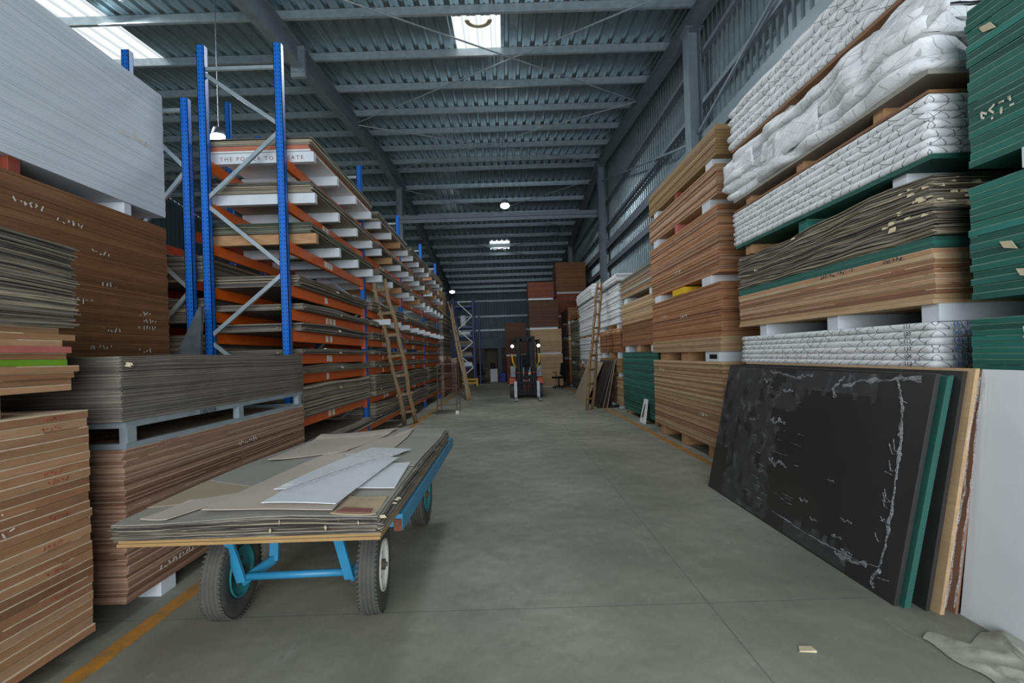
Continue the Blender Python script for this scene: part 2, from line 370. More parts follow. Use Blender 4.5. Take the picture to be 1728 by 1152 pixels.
# rafters along the hall, left one at the rack and one at the right wall
def ibeam(mb, x, ya, yb, za, zb, d0, d1, bw=.2, t=.012):
    for (p, q) in (((0, 0), (0, 0)),):
        mb.hexa([(x - .005, ya, za - d0), (x + .005, ya, za - d0), (x + .005, yb, zb - d1), (x - .005, yb, zb - d1), (x - .005, ya, za), (x + .005, ya, za), (x + .005, yb, zb), (x - .005, yb, zb)])
        for f0, f1, o in ((za, zb, 0), (za - d0 + t, zb - d1 + t, 0)):
            mb.hexa([(x - bw / 2, ya, f0 - t), (x + bw / 2, ya, f0 - t), (x + bw / 2, yb, f1 - t), (x - bw / 2, yb, f1 - t), (x - bw / 2, ya, f0), (x + bw / 2, ya, f0), (x + bw / 2, yb, f1), (x - bw / 2, yb, f1)])
def rafter(n, x, segs, bw):
    mb = MB()
    for ya, yb, d0, d1 in segs: ibeam(mb, x, ya, yb, roofz(ya) - .25, roofz(yb) - .25, d0, d1, bw)
    struct('trim_%d' % n, mb, 'column', 'grey steel roof rafter')
rafter(N0, -4.85, [(YF, 11.8, .75, .55), (11.8, 18.2, .55, .4), (18.2, RIDGE, .4, .8), (RIDGE, 24, .8, .4), (24, YB, .4, .7)], .24)
rafter(N0 + 1, 4.45, [(YF, 10.3, .4, .4), (10.3, RIDGE, .4, .4), (RIDGE, YB, .4, .4)], .2)
mb = MB(); mb.box(-5.02, -4.68, 11.04, 11.08, 8.45, 9.2); mb.box(-5.02, -4.68, 11.10, 11.14, 8.45, 9.2)
for i in range(4):
    for s in (-.11, .11): mb.tube([(-4.85 + s, 11.02, 8.58 + i * .16), (-4.85 + s, 11.16, 8.58 + i * .16)], .022, 6)
struct('trim_%d' % (N0 + 2), mb, 'column', 'bolted rafter splice plate')
# tapered wall columns and inner columns
for i, (x, y, top) in enumerate([(4.42, 10.35, roofz(10.35) - .65), (4.42, 20.2, roofz(20.2) - .65), (4.42, 30.2, roofz(30.2) - .6), (4.42, 40, roofz(40) - .6), (-4.75, 21.2, roofz(21.2) - 1.0), (-4.75, 41.2, roofz(41.2) - .8)]):
    mb = MB(); d = .16
    for sx in (-1, 1): mb.box(x + sx * .13 - .008, x + sx * .13 + .008, y - d, y + d, 0, top)
    mb.box(x - .13, x + .13, y - .006, y + .006, 0, top); mb.box(x - .2, x + .2, y - .2, y + .2, top - .02, top)
    struct('trim_%d' % (N0 + 3 + i), mb, 'column', 'grey steel column')
n = N0 + 9
mb = MB(); mb.box(-4.75, 4.4, 20.95, 21.2, 7.95, 8.0); mb.box(-4.75, 4.4, 21.06, 21.09, 7.8, 8.15)
struct('trim_%d' % n, mb, 'column', 'grey tie beam between columns'); n += 1
# round cross bracing rods under the roof
for (ax, ay), (bx, by) in [((-5, 15.6), (4.4, 8.9)), ((4.4, 14.5), (-5, 8.1)), ((-5, 15.6), (4.4, 20.6)), ((4.4, 14.5), (-5, 20.9)), ((-5, 22.5), (4.4, 28)), ((4.4, 22.2), (-5, 28)), ((-5, 28), (4.4, 34)), ((4.4, 28), (-5, 34))]:
    mb = MB().tube([(ax, ay, roofz(ay) - .34), (bx, by, roofz(by) - .34)], .02, 6)
    struct('trim_%d' % n, mb, 'galv', 'thin diagonal roof bracing rod'); n += 1
# right wall: corrugated sheet, girts on the inside
mb = MB(); y = YF; per = .21; q = []
while y < YB:
    for a, dx in ((0, 0), (.10, 0), (.135, .06), (.175, .06)): q.append((y + a, dx))
    y += per
for i in range(len(q) - 1):
    (ya, da), (yb, db) = q[i], q[i + 1]
    mb.add([(XR + da, ya, 0), (XR + db, yb, 0), (XR + db, yb, roofz(yb)), (XR + da, ya, roofz(ya))], [(0, 1, 2, 3)])
struct('wall_right', mb, 'wallsheet', 'corrugated metal side wall')
for z, d, t in ((8.25, .16, .09), (7.1, .2, .10), (6.35, .22, .30), (5.45, .2, .2), (4.2, .2, .2), (2.9, .2, .2)):
    mb = MB(); mb.box(XR - d - .01, XR - .01, YF, YB, z - .006, z + .006); mb.box(XR - d - .014, XR - d, YF, YB, z - t, z)
    struct('trim_%d' % n, mb, 'column', 'horizontal wall girt'); n += 1
for ya, yb, za, zb in ((3.2, 10.2, 8.2, 6.4), (10.5, 20.1, 6.3, 9.1)):
    mb = MB().bar((XR - .28, ya, za), (XR - .28, yb, zb), .05, .05); struct('trim_%d' % n, mb, 'column', 'diagonal wall brace'); n += 1
# left wall far beyond the racks
mb = MB()
for i in range(160):
    ya = YF + i * .3; mb.add([(XL, ya, 0), (XL - .04, ya + .1, 0), (XL - .04, ya + .1, roofz(ya)), (XL, ya, roofz(ya))], [(0, 1, 2, 3)])
    mb.add([(XL - .04, ya + .1, 0), (XL, ya + .3, 0), (XL, ya + .3, roofz(ya)), (XL - .04, ya + .1, roofz(ya))], [(0, 1, 2, 3)])
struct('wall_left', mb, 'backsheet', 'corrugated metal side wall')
mb = MB(); x = XL
while x < XR:
    for a, b, da, db in ((0, .14, 0, 0), (.14, .16, 0, .04), (.16, .23, .04, .04), (.23, .25, .04, 0)):
        mb.add([(x + a, YB + da, 0), (x + b, YB + db, 0), (x + b, YB + db, roofz(YB) + .3), (x + a, YB + da, roofz(YB) + .3)], [(0, 1, 2, 3)])
    x += .25
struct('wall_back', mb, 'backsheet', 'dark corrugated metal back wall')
for z in (6.65, 5.2, 3.9, 2.4):
    mb = MB().box(XL, XR, YB - .2, YB - .02, z, z + .16); struct('trim_%d' % n, mb, 'galv', 'pale back wall girt'); n += 1
mb = MB(); mb.box(XL, XR, YF - .06, YF, 6.0, roofz(YF)); mb.box(XL, -5.5, YF - .06, YF, 0, 6); mb.box(4.6, XR, YF - .06, YF, 0, 6)
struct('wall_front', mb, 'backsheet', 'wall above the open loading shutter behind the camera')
# painted lane lines
struct('trim_%d' % n, MB().box(-2.23, -2.13, -2, 30, 0, .004), 'lane', 'orange yellow floor line on the left'); n += 1
struct('trim_%d' % n, MB().box(2.63, 2.73, -2, 30, 0, .004), 'lane', 'orange yellow floor line on the right'); n += 1
# office cabin at the back with an open doorway
mb = MB(); H = 2.6; y0, y1 = 27.6, 27.75
mb.box(-4.6, -1.36, y0, y1, 0, H); mb.box(-.52, 3.2, y0, y1, 0, H); mb.box(-1.36, -.52, y0, y1, 2.0, H)
mb.box(-4.6, 3.2, y1, 31.5, H - .06, H); mb.box(-4.6, -4.5, y1, 31.5, 0, H); mb.box(3.1, 3.2, y1, 31.5, 0, H)
struct('wall_office', mb, 'office', 'blue grey office cabin wall at the far end')
struct('wall_office_inside', MB().box(-4.5, 3.1, 30.4, 30.5, 0, H - .06), 'officein', 'beige wall inside the office cabin')
struct('door_1', MB().box(-2.4, -1.38, 27.52, 27.58, .02, 2.02), 'doorbrown', 'dark brown sliding door beside the office doorway', bevel=.004)
mb = MB(); mb.box(-.3, .34, 27.53, 27.58, .02, 2.05); struct('door_2', mb, 'doorbrown', 'dark brown door right of the office doorway', bevel=.004)

# ------------------------------------------------------------------ lamps
def lamp(x, y, z, label):
    t = empty('high_bay_lamp', (x, y, z), label, 'lamp')
    mb = MB(); mb.lathe([(.02, .22), (.10, .21), (.13, .10), (.14, .05), (.13, .05), (.02, .1)], (x, y, z), (0, 0, 1)); mb.build('housing', 'galv_dull', t, True)
    MB().ball((x, y, z + .01), (.17, .17, .10)).build('lamp_lens', 'lampglow', t, True)
    MB().tube([(x, y, z + .1), (x, y, roofz(y) + .0)], .010, 6).build('hanging_rod', 'galv_dull', t)
    d = bpy.data.lights.new('lamp_light', 'SPOT'); d.energy = 260; d.spot_size = R(150); d.shadow_soft_size = .15; d.color = (.95, .98, 1); d.spot_blend = .6
    o = bpy.data.objects.new('lamp_light', d); COL.objects.link(o); o.location = (x, y, z - .04)
lamp(.11, 17.0, 7.12, 'round high bay lamp hanging over the middle of the aisle')
lamp(-5.55, 9.0, 5.98, 'bright high bay lamp behind the blue post of the near rack')
lamp(-3.46, 30.0, 5.84, 'small distant high bay lamp above the far blue rack')

# ------------------------------------------------------------------ sheet goods
NM = {'ply': 'plywood_sheet', 'ply_red': 'thin_board', 'ply_light': 'light_board', 'ply_gold': 'golden_board', 'ply_orange': 'warm_board', 'mdf': 'brown_board', 'white': 'white_board', 'teal': 'green_board', 'teal_light': 'green_board'}
NC = {'ply': 'plywood sheet', 'ply_red': 'thin board', 'ply_light': 'light board', 'ply_gold': 'golden board', 'ply_orange': 'brown board', 'mdf': 'brown board', 'white': 'white board', 'teal': 'green board', 'teal_light': 'green board'}
def boards(x0, x1, y0, y1, z0, z1, n, mats, label, cat, group, jx=.004, jy=.006, name='board', rule=None, tw=.0015):
    """n single sheets, each an object of its own"""
    t = (z1 - z0) / n; out = []; meshes = {}
    cx, cy = (x0 + x1) / 2, (y0 + y1) / 2; hx, hy = (x1 - x0) / 2, (y1 - y0) / 2
    for i in range(n):
        mt = rule(i) if rule else mats[rnd.randrange(len(mats))]
        if mt not in meshes:
            o = MB().box(cx - hx, cx + hx, cy - hy, cy + hy, 0, t * .96).build(NM.get(mt, name), mt, origin=(cx, cy, 0)); meshes[mt] = o
        else:
            o = meshes[mt].copy(); COL.objects.link(o)
        o.location = (cx + rnd.uniform(-jx, jx), cy + rnd.uniform(-jy, jy), z0 + i * t)
        o.rotation_euler = (0, 0, rnd.uniform(-tw, tw)); tag(o, label, NC.get(mt, cat), group); out.append(o)
    return out
def slab_layers(x0, x1, y0, y1, z0, z1, n, jit=.01, rag=.004, zf=None, seg=.16, gap=.02, bulge=0.0, seed=0, amp=0.0, fx=9, fz_=2.3):
    """stacked thin layers with ragged, slightly shifted outlines; rows>2 when bulge is set"""
    rr = random.Random(seed + 11); mb = MB(); t = (z1 - z0) / n
    zf = zf or (lambda x, y, k: 0.0)
    for i in range(n):
        ox, oy = rr.uniform(-jit, jit), rr.uniform(-jit, jit); X0, X1, Y0, Y1 = x0 + ox, x1 + ox, y0 + oy, y1 + oy
        nx = max(2, int((X1 - X0) / seg)); ny = max(2, int((Y1 - Y0) / seg)); pts = []
        for k in range(nx): pts.append((X0 + (X1 - X0) * k / nx, Y0))
        for k in range(ny): pts.append((X1, Y0 + (Y1 - Y0) * k / ny))
        for k in range(nx): pts.append((X1 - (X1 - X0) * k / nx, Y1))
        for k in range(ny): pts.append((X0, Y1 - (Y1 - Y0) * k / ny))
        cx, cy = (X0 + X1) / 2, (Y0 + Y1) / 2
        P = []
        for (x, y) in pts:
            r_ = rr.uniform(-rag, rag) + (amp * noise.noise(Vector((x * 3, y * 3, z0 * 3 + i * t * 3))) if amp else 0)
            dx = (x - cx) / abs(X1 - X0) * 2; dy = (y - cy) / abs(Y1 - Y0) * 2
            P.append((x + (r_ * (1 if dx > 0 else -1) if abs(dx) > .97 else 0), y + (r_ * (1 if dy > 0 else -1) if abs(dy) > .97 else 0)))
        rows = [(0, 0), (1 - gap, 0)] if not bulge else [(0, -bulge), (.2, 0), (.55, bulge * .4), (.82, 0), (1 - gap, -bulge)]
        N = len(P); vs = []
        for fz, b in rows:
            for (x, y) in P:
                dx = (x - cx) / (X1 - X0) * 2; dy = (y - cy) / (Y1 - Y0) * 2
                bb = b + (amp * .6 * noise.noise(Vector((x * fx, y * fx, (i + fz) * fz_ + seed * .37))) if amp else 0)
                vx = x + (bb * (1 if dx > 0 else -1) if abs(dx) > .95 else 0); vy = y + (bb * (1 if dy > 0 else -1) if abs(dy) > .95 else 0)
                vs.append((vx, vy, z0 + (i + fz) * t + zf(x, y, (i + fz) / n)))
        fs = [tuple(reversed(range(N))), tuple(range((len(rows) - 1) * N, len(rows) * N))]
        if zf is not None and (zf(x0, y0, .5) != zf(cx, cy, .5)):   # curved layers: strip caps instead of one n-gon
            fs = []
            for base in (0, (len(rows) - 1) * N):
                for k in range(ny):
                    a = base + (nx + k) % N; b_ = base + (nx + k + 1) % N
                    c = base + (nx + ny + nx + ny - k - 1) % N; d = base + (2 * nx + 2 * ny - k) % N
                    fs.append((a, b_, c, d))
        for q in range(len(rows) - 1):
            for k in range(N): fs.append((q * N + k, q * N + (k + 1) % N, (q + 1) * N + (k + 1) % N, (q + 1) * N + k))
        mb.add(vs, fs)
    return mb
def laminates(x0, x1, y0, y1, z0, z1, mat, label, n=None, kind='stuff', group=None, name='laminate_stack', flaps=0, fs_=1.0, **k):
    n = n or max(3, int((z1 - z0) / .007)); mb = slab_layers(x0, x1, y0, y1, z0, z1, n, **k)
    mats = [mat, 'paper']; rr = random.Random(int(x0 * 100) + int(y0 * 31))
    for i in range(flaps):   # torn curls sticking out of the sheet edges
        z = rr.uniform(z0 + .3 * (z1 - z0), z1 - .01); s = rr.uniform(.012, .038) * fs_
        side = -1 if x0 > 0 else 1; X = x0 if x0 > 0 else x1
        if rr.random() < .45: y = rr.uniform(y0, y1 if rr.random() < .3 else y0 + .3); p = [(X, y, z), (X + side * .02, y + s, z - s * .3), (X + side * .03, y + s * .8, z - s), (X + side * .005, y - s * .3, z - s * .7)]
        else: x = rr.uniform(x0 if side < 0 else x1 - .5, x0 + .5 if side < 0 else x1); p = [(x, y0, z), (x + s, y0 - .02, z - s * .2), (x + s * .9, y0 - .03, z - s), (x - s * .3, y0 - .005, z - s * .6)]
        mb.add(p + [(a, b - .002, c + .002) for a, b, c in p], [(0, 1, 2, 3), (7, 6, 5, 4), (0, 1, 5, 4), (2, 3, 7, 6)], 1)
    return tag(mb.build(name, mats), label, 'sheets', group, kind)
def packs(x0, x1, y0, y1, z0, z1, n, label, group, mat='wrap', amp=.012, bulge=.012, jit=.015, zf=None, cat='wrapped pack', fx=9, fz_=2.3):
    t = (z1 - z0) / n; out = []
    for i in range(n):
        ox, oy = rnd.uniform(-jit, jit), rnd.uniform(-jit, jit)
        mb = slab_layers(x0 + ox, x1 + ox, y0 + oy, y1 + oy, z0 + i * t, z0 + (i + 1) * t, 1, 0, .003, seg=.07, bulge=bulge, seed=i * 7 + int(z0 * 10), amp=amp, gap=.01, zf=zf, fx=fx, fz_=fz_)
        o = mb.build('wrapped_board_pack', mat, smooth=True); tag(o, label, cat, group); out.append(o)
    return out
def bearers(xa, xb, ys, z0, z1, mats, label, group, wd=.09, cat='bearer', name='timber_bearer'):
    out = []
    for i, y in enumerate(ys):
        m = mats[i % len(mats)]
        o = MB().box(xa, xb, y - wd / 2, y + wd / 2, z0, z1).build(name, m, bevel=.004)
        tag(o, label, cat, group); out.append(o)
    return out
def spread(a, b, n): return [a + (b - a) * (i + .0) / (n - 1) for i in range(n)]
def block(x0, x1, y0, y1, z0, z1, n, mat, label, jit=.012, name='board_stack', cat='board stack'):
    """a distant pile read as one block of sheets"""
    return tag(slab_layers(x0, x1, y0, y1, z0, z1, n, jit, .002, seg=.6, gap=.06, seed=int(y0 * 10 + z0 * 7)).build(name, mat), label, cat, None, 'stuff')
def strokes(parent, face, u0, v0, nch, size, mat, plane, seed=0, name='handwriting'):
    """hand-written scrawl as thin ribbons on a face; plane: ('x', X, dir) or ('y', Y, dir)"""
    rr = random.Random(seed); mb = MB(); u = u0; wd = size * .09
    for c in range(nch):
        p = [(u + rr.uniform(0, .6) * size, v0 + rr.uniform(0, 1) * size) for _ in range(rr.choice((2, 3, 3, 4)))]
        for (a, b), (c2, d) in zip(p, p[1:]):
            L = math.hypot(c2 - a, d - b) or 1; nx_, ny_ = -(d - b) / L * wd, (c2 - a) / L * wd
            q = [(a - nx_, b - ny_), (a + nx_, b + ny_), (c2 + nx_, d + ny_), (c2 - nx_, d - ny_)]
            def P(s, t, o): return (plane[1] + plane[2] * o, s, t) if plane[0] == 'x' else (s, plane[1] + plane[2] * o, t)
            mb.hexa([P(*s, .001) for s in q] + [P(*s, .0025) for s in q])
        u += size * rr.uniform(.7, .95)
    return mb.build(name, mat, parent)
def text(s, size, mat, parent, org, xd, yd, name='printed_text', ext=.0008, spacing=1.0):
    cu = bpy.data.curves.new(name, 'FONT'); cu.body = s; cu.size = size; cu.extrude = ext; cu.space_character = spacing
    tmp = bpy.data.objects.new('tmp', cu); COL.objects.link(tmp); dg = bpy.context.evaluated_depsgraph_get(); dg.update()
    me = bpy.data.meshes.new_from_object(tmp.evaluated_get(dg)); bpy.data.objects.remove(tmp); bpy.data.curves.remove(cu)
    xd = Vector(xd).normalized(); yd = Vector(yd).normalized(); zd = xd.cross(yd)
    me.transform(Matrix((xd, yd, zd)).transposed().to_4x4()); me.materials.clear(); me.materials.append(M[mat])
    o = bpy.data.objects.new(name, me); COL.objects.link(o)
    if parent: o.parent = parent; o.location = Vector(org) - wloc(parent)
    else: o.location = org
    return o
# ------------------------------------------------------------------ left side: piles beside the trolley
G = 'tan plywood sheets in the nearest left pile'
L0 = boards(-3.52, -2.3, .05, 2.49, .1, 1.31, 27, ['ply'], 'tan plywood sheet in the tall pile at the bottom left corner', 'plywood sheet', G, .006, .008)
for i, s in ((26, 3), (25, 4), (20, 5), (19, 6), (15, 7), (12, 8), (9, 9), (6, 10)):
    strokes(L0[i], None, 2.22 + .01 * (i % 4), .1 + i * .0448 + .008, 5, .026, 'redink', ('x', -2.288, 1), s)
for i, u, k, s in ((25, 1.75, 5, 21), (17, 1.85, 7, 22), (16, 1.8, 8, 23), (15, 1.95, 5, 24), (2, 1.75, 9, 25)):
    strokes(L0[i], None, u, .1 + i * .0448 + .006, k, .036, 'chalk', ('x', -2.288, 1), s)
bearers(-3.5, -2.42, (.4, 1.2, 1.9), 0, .1, ['timber'], 'timber bearer under the nearest left plywood pile', 'bearers under the left front pile')
bearers(-3.5, -2.34, (.5, 1.2, 1.92), 1.31, 1.42, ['bearer_white'], 'white block bearer between the two piles at the left edge', 'white bearers at the left edge', wd=.2, name='white_bearer')
bearers(-3.5, -2.34, (2.07,), 1.31, 1.42, ['timber'], 'brown timber bearer beside the white bearer at the left edge', None, wd=.06)
for i in range(10):
    z0 = 1.42 + i * .033; mt, lb = 'ply', 'tan plywood sheet under the grey laminate pile at the left edge'
    g = 'tan sheets under the left laminate pile'
    if i == 4: mt, lb, g = 'limeboard', 'board with a bright lime green edge in the left pile', None
    if i == 6: mt, lb, g = 'pinkboard', 'board with a pink red edge in the left pile', None
    o = MB().box(-3.52 + rnd.uniform(-.02, .02), -2.34 + rnd.uniform(-.03, .02), .05, 2.44 + rnd.uniform(-.05, .04), z0, z0 + .032).build('board', mt); tag(o, lb, 'plywood sheet', g)
laminates(-3.5, -2.33, .05, 2.47, 1.75, 2.19, 'lam', 'curling grey and cream laminate sheets on top of the left front pile', n=62, jit=.016, rag=.01, flaps=22, zf=lambda x, y, k: .012 * math.sin(x * 3 + k * 3) * math.sin(y * 4) + .03 * (1 - y / 2.5))
# second pile: red brown sheets, steel pallet, grey laminates
L1 = boards(-3.56, -2.34, 2.76, 5.2, .1, 1.03, 42, ['ply_red'], 'reddish brown thin board in the pile under the steel pallet', 'thin board', 'reddish boards behind the trolley', .008, .012)
for i, u, k, s in ((4, 3.0, 10, 31), (5, 3.6, 12, 32), (20, 3.5, 7, 33), (23, 3.4, 8, 34), (33, 3.9, 9, 35)):
    strokes(L1[i], None, u, .1 + i * .0221, k, .04, 'chalk', ('x', -2.326, 1), s)
bearers(-3.5, -2.35, (3.1, 4.0, 4.9), 0, .1, ['bearer_white'], 'white and green board bearer under the reddish brown pile', 'bearers under the reddish pile', wd=.14, name='white_bearer')
pal = empty('steel_pallet', (-2.95, 3.98, 1.03), 'galvanised steel pallet frame between reddish boards and grey laminates', 'pallet')
for x in (-3.54, -2.36):
    MB().box(x - .02, x + .02, 2.78, 5.18, 1.16, 1.2).build('top_rail', 'galv', pal); MB().box(x - .02, x + .02, 2.78, 5.18, 1.03, 1.065).build('bottom_rail', 'galv', pal)
    for y in (2.82, 3.98, 5.1): MB().box(x - .025, x + .025, y - .035, y + .035, 1.065, 1.16).build('post', 'galv', pal)
for y in (2.8, 5.16):
    MB().box(-3.52, -2.38, y - .02, y + .02, 1.16, 1.2).build('top_rail', 'galv', pal); MB().box(-3.52, -2.38, y - .02, y + .02, 1.03, 1.065).build('bottom_rail', 'galv', pal)
for i in range(4): MB().box(-3.5, -2.4, 3.1 + i * .5, 3.16 + i * .5, 1.16, 1.19).build('cross_bar', 'galv', pal)
text('1585/243B', .045, 'darkink', pal, (-2.338, 3.45, 1.163), (0, 1, 0), (0, 0, 1))
laminates(-3.56, -2.335, 2.75, 5.2, 1.2, 1.61, 'lam_dark', 'neat pile of dark grey laminate sheets on the steel pallet', n=84, jit=.007, rag=.003, flaps=5, zf=lambda x, y, k: k * .018 * noise.noise(Vector((x * 2, y * 2, k * 2))))
# rear pile: brown boards, white boards above
block(-4.94, -3.72, 2.6, 5.03, .1, 1.5, 30, 'mdf', 'brown pile low behind the left front piles')
bearers(-4.9, -3.74, (2.9, 3.8, 4.7), 0, .1, ['timber'], 'timber bearer under the rear left pile', 'bearers under the rear left pile')
bearers(-4.9, -3.74, (2.9, 3.8, 4.7), 1.5, 1.58, ['timber'], 'timber bearer inside the rear left pile', 'bearers inside the rear left pile')
LB = boards(-4.94, -3.72, 2.6, 5.03, 1.58, 3.05, 62, ['mdf'], 'brown board in the pile below the white boards', 'board', 'brown boards under the white boards', .003, .005)
for i, u, k, s in ((52, 3.45, 6, 41), (50, 3.8, 6, 42), (42, 4.1, 5, 43), (30, 4.2, 4, 44), (20, 4.62, 4, 45), (17, 4.66, 5, 46), (14, 4.6, 6, 47), (12, 4.2, 5, 48), (4, 4.6, 4, 49), (5, 4.05, 6, 50), (22, 3.9, 5, 51)):
    strokes(LB[i], None, u, 1.58 + i * .0237, k, .05, 'chalk', ('x', -3.714, 1), s)
bearers(-4.9, -3.74, (2.75, 3.5), 3.05, 3.17, ['bearer_red'], 'red wooden bearer under the white boards', 'red bearers under the white boards')
bearers(-4.9, -3.74, (4.55,), 3.05, 3.17, ['bearer_white'], 'white board bearer under the far end of the white boards', None, name='white_bearer')
LW = boards(-4.94, -3.72, 2.6, 5.03, 3.17, 4.52, 56, ['white'], 'white board in the tall white pile at the upper left', 'board', 'white boards at the upper left', .0015, .004, tw=.0004)
strokes(LW[30], None, 4.45, 3.83, 6, .09, 'chalk', ('x', -3.717, 1), 61)

# ------------------------------------------------------------------ pallet racking
BAY = 2.95; RY = [5.42 + BAY * k for k in range(5)]; RX0, RX1 = -3.56, -2.56
LV = [.29, .78, 1.32, 1.57, 1.85, 2.11, 2.40, 2.93, 3.43, 3.94]
rack = empty('pallet_rack', (-3.06, 11.3, 0), 'long rack with blue posts and orange beams loaded with sheets', 'rack')
def post(p, x, y, h, name='post', mat='blue'):
    mb = MB(); a, b = .045, .036
    mb.box(x - a, x + a, y - b, y - b + .006, 0, h); mb.box(x - a, x - a + .006, y - b, y + b, 0, h); mb.box(x + a - .006, x + a, y - b, y + b, 0, h)
    mb.box(x - a, x - a + .02, y + b - .006, y + b, 0, h); mb.box(x + a - .02, x + a, y + b - .006, y + b, 0, h)
    mb.box(x - .07, x + .07, y - .06, y + .06, 0, .008)
    return mb.build(name, mat, p, origin=(x, y, 0))
def braces(p, x0, x1, y, zs, mat='galv'):
    s = 0; xs = (x0 + .03, x1 - .03)
    MB().bar((xs[0], y, zs[0]), (xs[1], y, zs[0]), .03, .04).build('brace', mat, p)
    for a, b in zip(zs, zs[1:]):
        MB().bar((xs[s], y, a - .03), (xs[1 - s], y, b), .03, .045).build('brace', mat, p); s = 1 - s
ZB = [5.05, 4.34, 3.48, 2.65, 1.85, 1.05, .25]
BH = .065
for k, y in enumerate(RY):
    h = 5.32 if k == 0 else 5.1
    post(rack, RX0 + .045, y, h); post(rack, RX1 - .045, y, h)
    braces(rack, RX0, RX1, y, [z - (.0 if k == 0 else .15) for z in ZB] if k else ZB)
protos = {}
for k in range(4):
    for L, z in enumerate(LV):
        for x in (RX1 - .05, RX0 + .02):
            front = x > -3
            if not front and (k > 1): continue
            y0, y1 = RY[k] + .04, RY[k + 1] - .04
            if 'beam' not in protos:
                mb = MB().box(-.025, .025, y0, y1, -BH, BH)
                b = mb.build('beam', 'orange', rack, bevel=.006, origin=(0, y0, 0)); protos['beam'] = b
                for ca, cb_ in ((y0 - .002, y0 + .045), (y1 - .045, y1 + .002)):
                    cc = MB().box(-.03, .03, ca, cb_, -.11, .10).build('beam_connector', 'orange', b, origin=(0, y0, 0)); cc.location = (0, 0, 0)
            else:
                b = protos['beam'].copy(); COL.objects.link(b); b.parent = rack
                for c in [c for c in protos['beam'].children if c.name.startswith('beam_connector')]: cc = c.copy(); COL.objects.link(cc); cc.parent = b
            b.location = Vector((x, y0, z)) - wloc(rack)
            if front and L >= 1 and (k < 3):
                rr = random.Random(k * 40 + L)
                for q in range(rr.choice((1, 2, 3, 3))):
                    yy = y0 + 1.05 + .13 * q + rr.uniform(0, .06)
                    MB().box(x + .0262, x + .028, yy, yy + .085, z - .04, z + .045).build('label_tag', 'tag', b)
ords = ['lowest', 'second', 'third', 'fourth', 'fifth', 'sixth', 'seventh', 'eighth', 'ninth', 'top']
bays = ['nearest bay', 'second bay from the front', 'third bay from the front', 'farthest bay']
for k in range(4):
    ya = RY[k] + .2
    for L, z in enumerate(LV):
        zt = z + BH + .001; rr = random.Random(k * 17 + L * 3); gap = (LV[L + 1] - BH - zt) if L < 9 else .5
        lb = 'grey laminate sheets on the %s shelf of the %s' % (ords[L], bays[k])
        x0, x1 = -3.64, (-2.36 if L >= 7 else -2.50) + rr.uniform(-.03, .02); y1 = ya + 2.5
        if L >= 7:
            g = 'white bearers on the %s shelf of the %s' % (ords[L], bays[k])
            nb = 4; hb = .125
            for i in range(nb):
                yy = ya + .03 + i * (2.35 / (nb - 1)); mt = 'bearer_white'
                if (L == 7 and i == 0 and k == 0) or (k > 0 and rr.random() < .2): mt = 'timber'
                lab = 'white board bearer lying across the %s shelf of the %s' % (ords[L], bays[k]); gg = g
                if mt == 'timber': lab = 'tan board bearer lying across the %s shelf of the %s' % (ords[L], bays[k]); gg = None
                if L == 9 and k == 0 and i == 0: lab = 'front white bearer printed with dark capital letters on the top shelf'; gg = None
                o = MB().box(-3.66, -2.31, yy - .02, yy + .05, zt, zt + hb).build('board_bearer', mt); tag(o, lab, 'bearer', gg)
                if L == 9 and k == 0 and i == 0:
                    text('THE POWER TO CREATE', .068, 'textink', o, (-3.47, yy - .0215, zt + .035), (1, 0, 0), (0, 0, 1), spacing=1.45)
            zt += hb
            th = {9: .22, 8: .13, 7: .13}[L] * rr.uniform(.8, 1.05); mat = 'lam_green' if (L == 7 and k == 0) else 'lam'
            if L == 7 and k == 0: lb = 'green grey laminate sheets on the eighth shelf of the nearest bay'
            zf = lambda x, y, q: 0.0
            if L == 9 and k == 0:
                tag(MB().box(-3.6, -2.34, ya - .02, y1, zt, zt + .018).build('board', 'whiteface'), 'pale board lying under the salmon edged boards on the top shelf', 'board')
                for i in range(3): tag(MB().box(-3.6, -2.35 + rr.uniform(-.01, .01), ya - .02, y1, zt + .02 + i * .018, zt + .037 + i * .018).build('board', plain('salmon_board_edge', 'b8735a', .8, 0, 'a5634c')), 'salmon edged board on the top shelf of the nearest bay', 'board', 'salmon boards on the top shelf')
                zt += .076; th = .10
            laminates(x0, x1 + .03, ya - .03, y1, zt, zt + th, mat, lb, n=max(6, int(th / .013)), jit=.02, rag=.006, seg=.3, zf=lambda x, y, q: -.004 * math.sin(y * 5) * q)
        else:
            th = {0: .12 if k == 0 else .4, 1: .42, 2: .19, 3: .06, 4: .13, 5: .09, 6: .13}[L] * rr.uniform(.85, 1.1); th = min(th, gap - .03)
            a = rr.uniform(.3, 1) * .02
            laminates(x0, x1 + .02, ya - .05, y1 + .1, zt, zt + th, 'lam_cream' if L in (1, 2) and k % 2 else 'lam', lb, n=max(5, int(th / .012)), jit=.022, rag=.008, seg=.3, flaps=3 if k < 2 else 0,
                      zf=(lambda x, y, q, a=a: a * q * (1 + math.sin(y * 3.1))))
# white bearers also on the mid shelves of the far bays
for k in (1, 2, 3):
    for L in (6,):
        for i in range(3):
            yy = RY[k] + .5 + i * .9 + .2 * (L - 5)
            tag(MB().box(-2.75, -2.30, yy, yy + .07, LV[L] - BH - .112, LV[L] - BH - .002).build('board_bearer', 'bearer_white'), 'white bearer end sticking out below the %s beam of the %s' % (ords[L], bays[k]), 'bearer', 'white bearer ends below the %s beam of the %s' % (ords[L], bays[k]))
